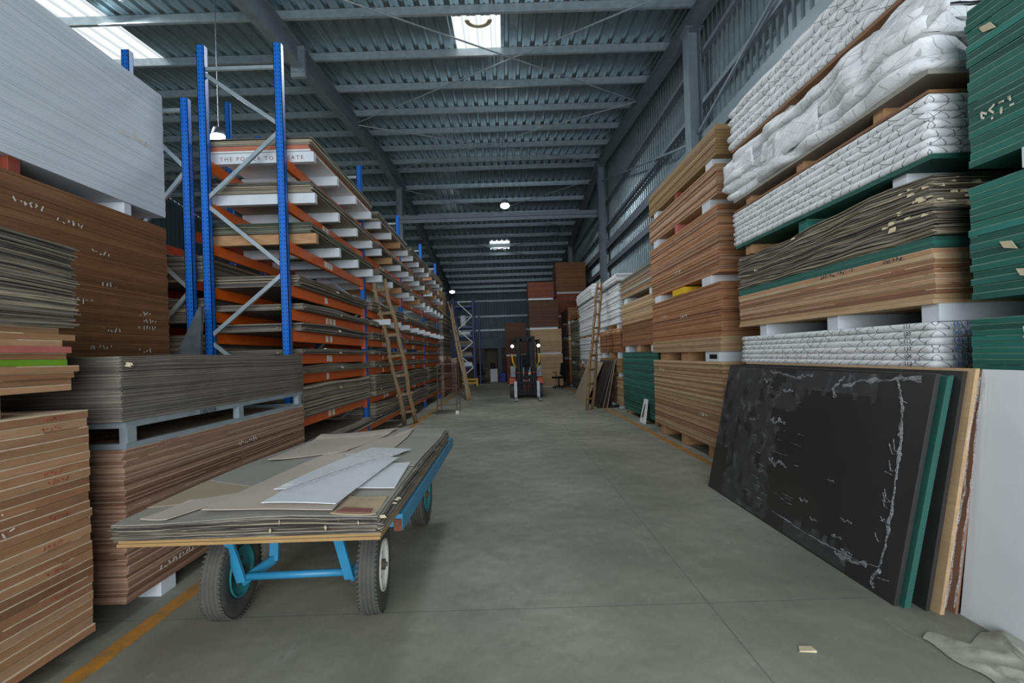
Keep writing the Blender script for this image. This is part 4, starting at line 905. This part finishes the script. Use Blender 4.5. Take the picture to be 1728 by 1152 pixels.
# ------------------------------------------------------------------ trolley with laminates
tr = empty('platform_trolley', (-1.2, 3.4, 0), 'light blue four wheeled platform trolley loaded with laminate sheets', 'trolley')
def wheel(x, y, rim, steer=0, tilt=0):
    R_, w_ = .268, .056; c = (x, y, R_ + .002); ax = Vector((math.cos(steer), math.sin(steer), tilt)).normalized()
    prof = [(.145, -w_ * .75), (.165, -w_ * .95), (.21, -w_ * 1.05), (.245, -w_), (.262, -w_ * .8)]
    for o in (-.6, -.2, .2, .6):
        prof += [(.268, (o - .15) * w_), (.268, (o + .12) * w_), (.261, (o + .15) * w_), (.261, (o + .23) * w_)]
    prof = prof[:-2] + [(.262, w_ * .8), (.245, w_), (.21, w_ * 1.05), (.165, w_ * .95), (.145, w_ * .75)]
    WM = MB().lathe(prof, c, ax, 72); s_ = ax.cross(Vector((0, 0, 1))).normalized(); u_ = s_.cross(ax)
    for k in range(60):
        a = 2 * math.pi * k / 60; d = s_ * math.cos(a) + u_ * math.sin(a); tg = d.cross(ax)
        for sd in (-1, 1):
            p = Vector(c) + d * .2615 + ax * sd * w_ * .86; WM.bar(p - ax * .008 - tg * .004, p + ax * .007 + tg * .006, .012, .008, upv=d)
    t = WM.build('wheel', 'rubber', tr, True, origin=c)
    mb = MB().lathe([(.150, -w_ * 1.0), (.152, -w_ * .8), (.12, -w_ * .5), (.035, -w_ * .5), (.035, w_ * .6), (.12, w_ * .6), (.152, w_ * .9), (.150, w_ * 1.1), (.138, w_ * 1.0), (.135, w_ * .6), (.13, w_ * .1), (.13, -w_ * .1), (.135, -w_ * .5), (.14, -w_ * .72)], c, ax, 36)
    mb.tube([Vector(c) - ax * .03, Vector(c) + ax * .03], .128, 32)
    mb.build('rim', rim, t, True)
    mb = MB().tube([Vector(c) - ax * .06, Vector(c) + ax * .062], .032, 14); mb.tube([Vector(c) - ax * .07, Vector(c) + ax * .075], .014, 8)
    for k in range(4):
        a = k * math.pi / 2 + .4; p = Vector(c) + (s_ * math.cos(a) + u_ * math.sin(a)) * .07
        mb.tube([p + ax * .02, p + ax * .042], .011, 6)
    mb.build('hub', 'rusty', t)
wheel(-1.71, 2.78, 'tealrim', R(5)); wheel(-.85, 2.80, 'whiterim', R(6)); wheel(-.83, 4.22, 'tealrim', 0); wheel(-1.68, 4.22, 'tealrim', 0)
for x in (-1.82, -.61): MB().box(x - .025, x + .025, 2.44, 4.72, .61, .70).build('side_rail', 'cartblue', tr, bevel=.004)
MB().box(-.632, -.588, 2.43, 2.44, .612, .675).build('rail_end', 'rust', tr, bevel=.003)
for y in (2.47, 3.0, 3.6, 4.15, 4.68): MB().box(-1.795, -.635, y - .02, y + .02, .63, .68).build('cross_member', 'cartblue', tr)
MB().box(-1.84, -.585, 4.2, 4.72, .70, .7005).build('deck_edge', 'cartblue', tr)
MB().tube([(-1.60, 2.70, .27), (-.93, 2.72, .27)], .022, 10).build('front_axle', 'cartblue', tr, True)
MB().tube([(-1.64, 4.22, .27), (-.87, 4.22, .27)], .022, 10).build('rear_axle', 'cartblue', tr, True)
for pts in ([(-1.665, 2.60, .66), (-1.60, 2.68, .25)], [(-1.60, 2.68, .25), (-1.50, 2.86, .30)], [(-1.50, 2.86, .29), (-1.49, 2.88, .66)], [(-1.03, 2.60, .66), (-.965, 2.68, .25)], [(-.965, 2.68, .25), (-.90, 2.84, .33)], [(-.90, 2.84, .31), (-.90, 2.86, .66)],
            [(-1.6, 4.15, .25), (-1.62, 4.0, .66)], [(-1.6, 4.25, .25), (-1.62, 4.4, .66)], [(-.92, 4.15, .25), (-.92, 4.0, .66)], [(-.92, 4.25, .25), (-.92, 4.4, .66)]):
    MB().bar(pts[0], pts[1], .055, .022, upv=(0, 1, .2)).build('support_strut', 'cartblue', tr, bevel=.002)
boards(-1.83, -.615, 2.1, 4.54, .702, .732, 2, ['ply_gold'], 'tan base board under the laminates on the trolley', 'board', 'base boards on the trolley', .008, .01)
wave = lambda x, y, q: .010 * q * math.sin(x * 5.2 + 1) + .014 * q * math.sin(y * 2.4 + .6) + (.012 * q if y > 4.2 else 0)
laminates(-1.83, -.615, 2.1, 4.54, .732, .822, 'lam', 'thick pile of grey laminate sheets with ragged edges on the trolley', n=30, jit=.016, rag=.008, flaps=9, fs_=.45, seg=.1, zf=wave)
for i in range(14):   # torn paper edges at the right side
    pass
def sheet(name, pts, z, mat, label, curl=.0, tk=.003, lift=None):
    """a loose sheet lying on the pile, outline given by its corners, following the pile's waves"""
    n_ = 12; vs = []; q = pts
    for i in range(n_ + 1):
        for j in range(n_ + 1):
            a, b = i / n_, j / n_
            x = (q[0][0] * (1 - a) + q[1][0] * a) * (1 - b) + (q[3][0] * (1 - a) + q[2][0] * a) * b
            y = (q[0][1] * (1 - a) + q[1][1] * a) * (1 - b) + (q[3][1] * (1 - a) + q[2][1] * a) * b
            zz = z + wave(x, y, 1) + curl * (abs(a - .5) * 2) ** 3 * (abs(b - .5) * 2) ** 2 + (lift(a, b) if lift else 0)
            vs.append((x, y, zz))
    mb = MB().add(vs, [(i * (n_ + 1) + j, (i + 1) * (n_ + 1) + j, (i + 1) * (n_ + 1) + j + 1, i * (n_ + 1) + j + 1) for i in range(n_) for j in range(n_)])
    o = mb.build(name, mat); tag(o, label, 'sheet')
    s_ = o.modifiers.new('thickness', 'SOLIDIFY'); s_.thickness = tk; s_.offset = 1
    return o
z = .822
sheet('loose_sheet', [(-1.84, 2.09), (-.62, 2.10), (-.625, 4.2), (-1.84, 4.2)], z, 'greyface', 'full grey sheet covering the trolley pile')
sheet('loose_sheet', [(-1.84, 2.30), (-1.50, 2.42), (-1.3, 3.25), (-1.82, 3.2)], z + .005, 'tanface', 'tan sheet at the left of the trolley pile')
sheet('loose_sheet', [(-1.82, 2.75), (-1.3, 2.5), (-1.0, 3.3), (-1.78, 3.6)], z + .009, 'greyface', 'grey sheet under the beige ones at the left of the trolley')
sheet('loose_sheet', [(-1.74, 2.13), (-1.6, 2.11), (-1.43, 2.48), (-1.68, 2.38)], z + .014, 'beige', 'narrow beige strip at the front left of the trolley pile', .004)
sheet('loose_sheet', [(-1.22, 2.95), (-.62, 2.95), (-.62, 4.53), (-1.2, 4.53)], z + .008, 'greyface', 'grey sheet at the back right of the trolley pile')
sheet('loose_sheet', [(-1.49, 2.185), (-.83, 2.11), (-.92, 4.45), (-1.30, 3.6)], z + .017, 'beige', 'long beige sheet lying across the trolley pile', .008)
sheet('loose_sheet', [(-1.70, 3.2), (-1.2, 3.36), (-1.08, 4.45), (-1.78, 4.32)], z + .022, 'beige', 'beige sheet at the back left of the trolley pile', .01)
sheet('loose_sheet', [(-.86, 2.46), (-.63, 2.47), (-.66, 3.02), (-.84, 2.97)], z + .0135, 'whiteface', 'small white sheet at the right edge of the trolley pile')
o = sheet('loose_sheet', [(-1.26, 2.42), (-1.0, 2.40), (-.735, 3.40), (-1.04, 3.43)], z + .028, 'whiteface', 'white sheet with a small label under the filmed one')
MB().box(-1.235, -1.14, 2.46, 2.50, z + .0315 + wave(-1.2, 2.48, 1) + .002, z + .0325 + wave(-1.2, 2.48, 1) + .002).build('printed_label', 'tag', o)
o = sheet('loose_sheet', [(-1.205, 2.195), (-.835, 2.165), (-.75, 3.07), (-1.10, 3.09)], z + .033, 'whiteface', 'large white sheet with wrinkled plastic film on the trolley', .0)
mb = MB(); vs = []; n_ = 26
for i in range(n_ + 1):
    for j in range(n_ + 1):
        a, b = i / n_, j / n_; x = -1.2 + .4 * a + .09 * b; y = 2.19 + .93 * b - .03 * a
        vs.append((x, y, z + .040 + wave(x, y, 1) + .012 * abs(noise.noise(Vector((a * 5, b * 7, 0)))) + .02 * max(0, b - .85) / .15 * abs(noise.noise(Vector((a * 12, b * 9, 3))))))
mb.add(vs, [(i * (n_ + 1) + j, (i + 1) * (n_ + 1) + j, (i + 1) * (n_ + 1) + j + 1, i * (n_ + 1) + j + 1) for i in range(n_) for j in range(n_)]); mb.build('plastic_film', 'film', o, True)
for i in range(5):   # gathered folds of the film at its far edge
    ridge([(-1.10 + .07 * i, 3.06 - .02 * i), (-1.03 + .07 * i, 3.10 - .015 * (i % 2))], .05, 60 + i, parent=o, pf=lambda a, b, off: (a, b, z + .046 + wave(a, b, 1) + off))
for i in range(9):
    ridge([(-1.15 + .03 * i, 2.3 + .07 * i), (-1.1 + .035 * i, 2.42 + .07 * i)], .012, 70 + i, parent=o, pf=lambda a, b, off: (a, b, z + .044 + wave(a, b, 1) + off))
sheet('loose_sheet', [(-.84, 2.11), (-.63, 2.11), (-.64, 2.36), (-.83, 2.34)], z + .0065, plain('cream_sheet_face', 'b3a383', .8, 0, '9b8a70', 9), 'torn cream scrap at the front right corner of the trolley pile', .006)
sheet('loose_sheet', [(-.82, 2.12), (-.66, 2.12), (-.66, 2.17), (-.8, 2.18)], z + .0115, plain('dark_red_strip', '7d4a40', .7), 'dark red strip at the front right corner of the trolley pile')
# small litter on the floor
o = MB().hexa([(1.42, 2.28, .001), (1.50, 2.27, .001), (1.50, 2.31, .001), (1.44, 2.32, .001), (1.42, 2.28, .006), (1.50, 2.27, .012), (1.50, 2.31, .01), (1.44, 2.32, .006)]).build('paper_scrap', 'paper'); tag(o, 'pale torn paper scrap lying on the floor near the panels', 'paper scrap')
# ------------------------------------------------------------------ forklift
FY = 16.0; FX = .68
fk = empty('forklift', (FX, FY + .9, 0), 'forklift with black mast and lowered forks parked at the end of the aisle', 'forklift')
def fb(name, mat, *bx, bevel=.006):
    mb = MB()
    for b in bx: mb.box(FX + b[0], FX + b[1], FY + b[2], FY + b[3], b[4], b[5])
    return mb.build(name, mat, fk, bevel=bevel)
for s_ in (-1, 1):
    x = s_ * .40
    o = fb('fork', 'steel', (x - .055, x + .055, .0, .05, .04, .62), (x - .055, x + .055, -.98, .05, .03, .07))
    xm = s_ * .27; fb('mast_channel', 'blacksteel', (xm - .06, xm + .06, .12, .20, .08, 2.2), (xm - .06, xm - .045, .20, .32, .08, 2.2), (xm + .045, xm + .06, .20, .32, .08, 2.2))
    fb('inner_mast_channel', 'blacksteel', (s_ * .16 - .03, s_ * .16 + .03, .16, .28, .1, 2.12))
    MB().tube([(FX + s_ * .1, FY + .25, .2), (FX + s_ * .1, FY + .25, 1.0)], .03, 10).build('lift_cylinder', 'steel', fk, True)
    MB().tube([(FX + s_ * .50, FY + .42, 1.58), (FX + s_ * .47, FY + .34, 1.3), (FX + s_ * .36, FY + .3, 1.08)], .028, 8).build('yellow_handrail', 'yellow', fk, True)
    MB().tube([(FX + s_ * .47, FY + .30, 1.86), (FX + s_ * .47, FY + .38, 1.86)], .062, 20).build('headlight', 'headlight', fk)
    MB().box(FX + s_ * .47 - .05, FX + s_ * .47 + .05, FY + .38, FY + .46, 1.79, 2.02).build('headlight_bracket', 'black', fk)
    fb('overhead_guard_post', 'blacksteel', (s_ * .5 - .03, s_ * .5 + .03, .44, .5, 1.0, 2.05), (s_ * .5 - .03, s_ * .5 + .03, 1.85, 1.92, .9, 2.05), (s_ * .5 - .03, s_ * .5 + .03, .44, 1.92, 2.03, 2.09))
    fb('side_panel', 'galv_dull', (s_ * .47 - .09, s_ * .47 + .09, .36, .42, .75, 1.15))
    fb('fender', 'orange_dull', (s_ * .50 - .11, s_ * .50 + .11, .35, 1.1, .66, .72), (s_ * .50 - .11, s_ * .50 + .11, .32, .36, .5, .72))
    for yy, rr_ in ((.62, .29), (1.75, .23)):
        t = MB().lathe([(.12, -.08), (rr_ - .03, -.09), (rr_, -.06), (rr_, .06), (rr_ - .03, .09), (.12, .08)], (FX + s_ * .50, FY + yy, rr_ + .002), (1, 0, 0), 32).build('wheel', 'rubber', fk, True)
        MB().tube([(FX + s_ * .50 - .07, FY + yy, rr_), (FX + s_ * .50 + .07, FY + yy, rr_)], .125, 20).build('rim', 'orange_dull', t)
fb('top_crossbar', 'blacksteel', (-.3, .3, .16, .30, 2.02, 2.18)); fb('mid_crossbar', 'blacksteel', (-.3, .3, .2, .3, .68, .8))
fb('fork_carriage', 'black', (-.44, .44, .05, .11, .50, .60), (-.44, .44, .05, .11, .12, .22), (-.04, .04, .05, .1, .22, .5))
fb('body', 'orange_dull', (-.42, .42, .5, 2.15, .25, .66), (-.36, .36, 1.3, 2.2, .66, 1.02)); fb('dashboard', 'black', (-.38, .38, .45, .6, .66, 1.05))
fb('seat', 'black', (-.22, .22, 1.1, 1.5, 1.02, 1.12), (-.22, .22, 1.45, 1.55, 1.12, 1.55), bevel=.02)
fb('overhead_guard_roof', 'blacksteel', *[(-.5, .5, .5 + .2 * k, .54 + .2 * k, 2.05, 2.08) for k in range(7)])
MB().tube([(FX - .12, FY + .62, 1.25), (FX - .06, FY + .72, 1.32), (FX + .06, FY + .72, 1.32), (FX + .12, FY + .62, 1.25)], .015, 8).build('steering_wheel', 'black', fk, True)
MB().tube([(FX - .5, FY + .1, .93), (FX, FY + .08, .90), (FX + .5, FY + .1, .94)], .008, 6).build('red_cord', plain('red_cord', 'b0402e', .7), fk)
for x in (-.10, .13): MB().tube([(FX + x, FY + .12, 1.1), (FX + x, FY + .12, .82)], .022, 8).build('chain_anchor', 'galv', fk)
MB().ball((FX + .13, FY + .1, .88), (.035, .03, .05)).build('yellow_cap', 'yellow', fk, True)
# ------------------------------------------------------------------ office chairs
def office_chair(x, y, rz, label):
    c = math.cos(rz); s_ = math.sin(rz); t = empty('office_chair', (x, y, 0), label, 'chair')
    def W(a, b, z): return (x + a * c - b * s_, y + a * s_ + b * c, z)
    for k in range(5):
        a = 2 * math.pi * k / 5; MB().bar(W(0, 0, .12), W(.28 * math.cos(a), .28 * math.sin(a), .07), .045, .03).build('base_arm', 'black', t)
        MB().ball(W(.28 * math.cos(a), .28 * math.sin(a), .035), (.03, .03, .034)).build('caster', 'black', t, True)
    MB().tube([W(0, 0, .1), W(0, 0, .45)], .028, 10).build('gas_column', 'black', t, True)
    def slab(pts, name):
        return MB().hexa([W(*p) for p in pts]).build(name, 'black', t, bevel=.03)
    slab([(-.24, -.23, .45), (.24, -.23, .45), (.24, .23, .45), (-.24, .23, .45), (-.24, -.23, .53), (.24, -.23, .53), (.24, .23, .53), (-.24, .23, .53)], 'seat')
    slab([(-.25, .22, .58), (.25, .22, .58), (.25, .29, .58), (-.25, .29, .58), (-.23, .28, 1.14), (.23, .28, 1.14), (.23, .35, 1.14), (-.23, .35, 1.14)], 'backrest')
    MB().bar(W(0, .1, .47), W(0, .29, .72), .05, .02).build('back_bracket', 'black', t)
    for q in (-1, 1):
        MB().tube([W(q * .25, .05, .48), W(q * .28, .05, .70)], .015, 8).build('armrest_post', 'black', t); slab([(q * .28 - .035, -.13, .70), (q * .28 + .035, -.13, .70), (q * .28 + .035, .13, .70), (q * .28 - .035, .13, .70), (q * .28 - .035, -.13, .73), (q * .28 + .035, -.13, .73), (q * .28 + .035, .13, .73), (q * .28 - .035, .13, .73)], 'armrest')
office_chair(2.30, 20.4, R(-62), 'black office chair standing beside the tan piles right of the forklift')
office_chair(-1.55, 26.6, R(160), 'black office chair in front of the office doorway')
# ------------------------------------------------------------------ piles at the end of the aisle
def pile(x0, x1, y0, y1, z0, z1, n_, m, lb, bz=None, bm='bearer_white', **k):
    o = block(x0, x1, y0, y1, z0, z1, n_, m, lb, .006, **k)
    if bz is not None: bearers(x0 + .03, x1 - .03, (y0 + .1, (y0 + y1) / 2, y1 - .3), bz, z0, [bm], 'bearer under the ' + lb, 'bearers under the ' + lb)
    return o
pile(1.13, 2.62, 21.3, 22.5, .06, 1.55, 46, 'ply_light', 'lowest light tan pile behind the forklift', 0)
pile(1.15, 2.60, 21.3, 22.5, 1.64, 2.72, 34, 'ply_light', 'second light tan pile behind the forklift', 1.55)
pile(1.10, 2.48, 21.35, 22.5, 2.82, 4.10, 40, 'mdf_dark', 'dark brown pile above the light tan ones', 2.72)
pile(1.08, 2.30, 21.35, 22.5, 4.20, 4.93, 22, 'red', 'red brown pile on top of the centre stack', 4.10)
pile(.0, 1.06, 23.2, 24.4, .06, 1.5, 40, 'red', 'orange brown pile left of the forklift mast', 0)
pile(-.05, 1.02, 23.2, 24.4, 1.6, 3.2, 40, 'mdf_dark', 'brown pile above the orange brown one left of the centre stack', 1.5)
pile(2.7, 4.3, 24.3, 26.0, .06, 3.5, 80, 'mdf', 'tall brown pile at the back right corner', 0)
pile(2.75, 4.3, 24.3, 26.0, 3.6, 4.75, 30, 'red', 'red brown pile below the highest brown pile', 3.5)
pile(2.75, 4.35, 24.3, 26.0, 4.85, 6.42, 40, 'mdf', 'highest brown pile near the roof at the back right', 4.75)
# ------------------------------------------------------------------ far blue rack, facing the aisle
fr = empty('pallet_rack', (-2.2, 24.6, 0), 'tall blue rack with white zigzag braces beside the office', 'rack')
for x, y in ((-2.72, 24.1), (-1.72, 24.1), (-2.72, 25.2), (-1.72, 25.2), (-1.5, 25.6)): post(fr, x, y, 4.62, mat='navy')
braces(fr, -2.55, -1.75, 24.06, [4.45, 3.7, 3.0, 2.3, 1.7, 1.0, .35], 'whiterim')
LVf = (1.0, 1.55, 2.1, 2.62, 3.1, 4.2)
for z in LVf:
    for y in (24.1, 25.2): MB().box(-2.68, -1.76, y - .02, y + .02, z - .05, z + .03).build('beam', 'navy', fr)
    MB().box(-2.68, -1.76, 24.13, 25.17, z + .03, z + .05).build('shelf', 'galv_dull', fr)
items = [(1.05, .2, 'white', 'board_pack', 'white bundle on the lowest shelf of the far blue rack'), (1.6, .2, 'lam', 'board_pack', 'grey bundle on the second shelf of the far blue rack'), (2.15, .22, 'lam_cream', 'board_pack', 'cream bundle on the third shelf of the far blue rack')]
for z, h, m, nm, lb in items: tag(slab_layers(-2.5, -1.85, 24.25, 25.0, z, z + h, 6, .02, .01).build(nm, m), lb, 'bundle')
for i, x in enumerate((-2.05, -1.88)):
    tag(MB().tube([(x - .22, 24.5, 3.15), (x - .22, 24.5, 3.75)], .17 - .02 * i, 20).build('material_roll', 'bearer_white', None, True), ('large' if i == 0 else 'smaller') + ' white upright roll on the far blue rack', 'roll') if i == 0 else None
tag(MB().tube([(-2.55, 24.45, 2.80), (-1.9, 24.45, 2.80)], .12, 18).build('material_roll', 'bearer_white', None, True), 'grey white roll lying on the middle shelf of the far blue rack', 'roll')
gd = empty('rack_guard', (-2.1, 23.8, 0), 'yellow steel guard at the foot of the far blue rack', 'guard')
for x in (-2.62, -1.58): MB().box(x - .05, x + .05, 23.72, 23.8, 0, .42).build('guard_post', 'yellow', gd, bevel=.005)
for z in (.12, .3): MB().box(-2.57, -1.63, 23.73, 23.77, z, z + .1).build('guard_rail', 'yellow', gd, bevel=.005)
# office furniture seen through and beside the doorway
cb = empty('filing_cabinet', (-.75, 27.2, 0), 'pale filing cabinet at the office doorway', 'cabinet')
MB().box(-1.0, -.56, 26.9, 27.4, 0, .78).build('body', 'bearer_white', cb, bevel=.006); MB().box(-.98, -.58, 26.885, 26.9, .05, .74).build('door', 'tag', cb)
tag(MB().box(-.98, -.72, 27.0, 27.3, .78, 1.12).build('box_printer', 'black', bevel=.02), 'black machine standing on the pale filing cabinet', 'printer')
tag(MB().box(-.42, -.08, 26.9, 27.3, 0, .52).build('plastic_bin', 'bluebin', bevel=.02), 'dark blue bin beside the pale filing cabinet', 'bin')
tag(MB().box(0.0, .22, 26.6, 26.85, 0, .55).build('waste_sack', 'greyface', bevel=.05), 'small grey sack right of the blue bin', 'sack')
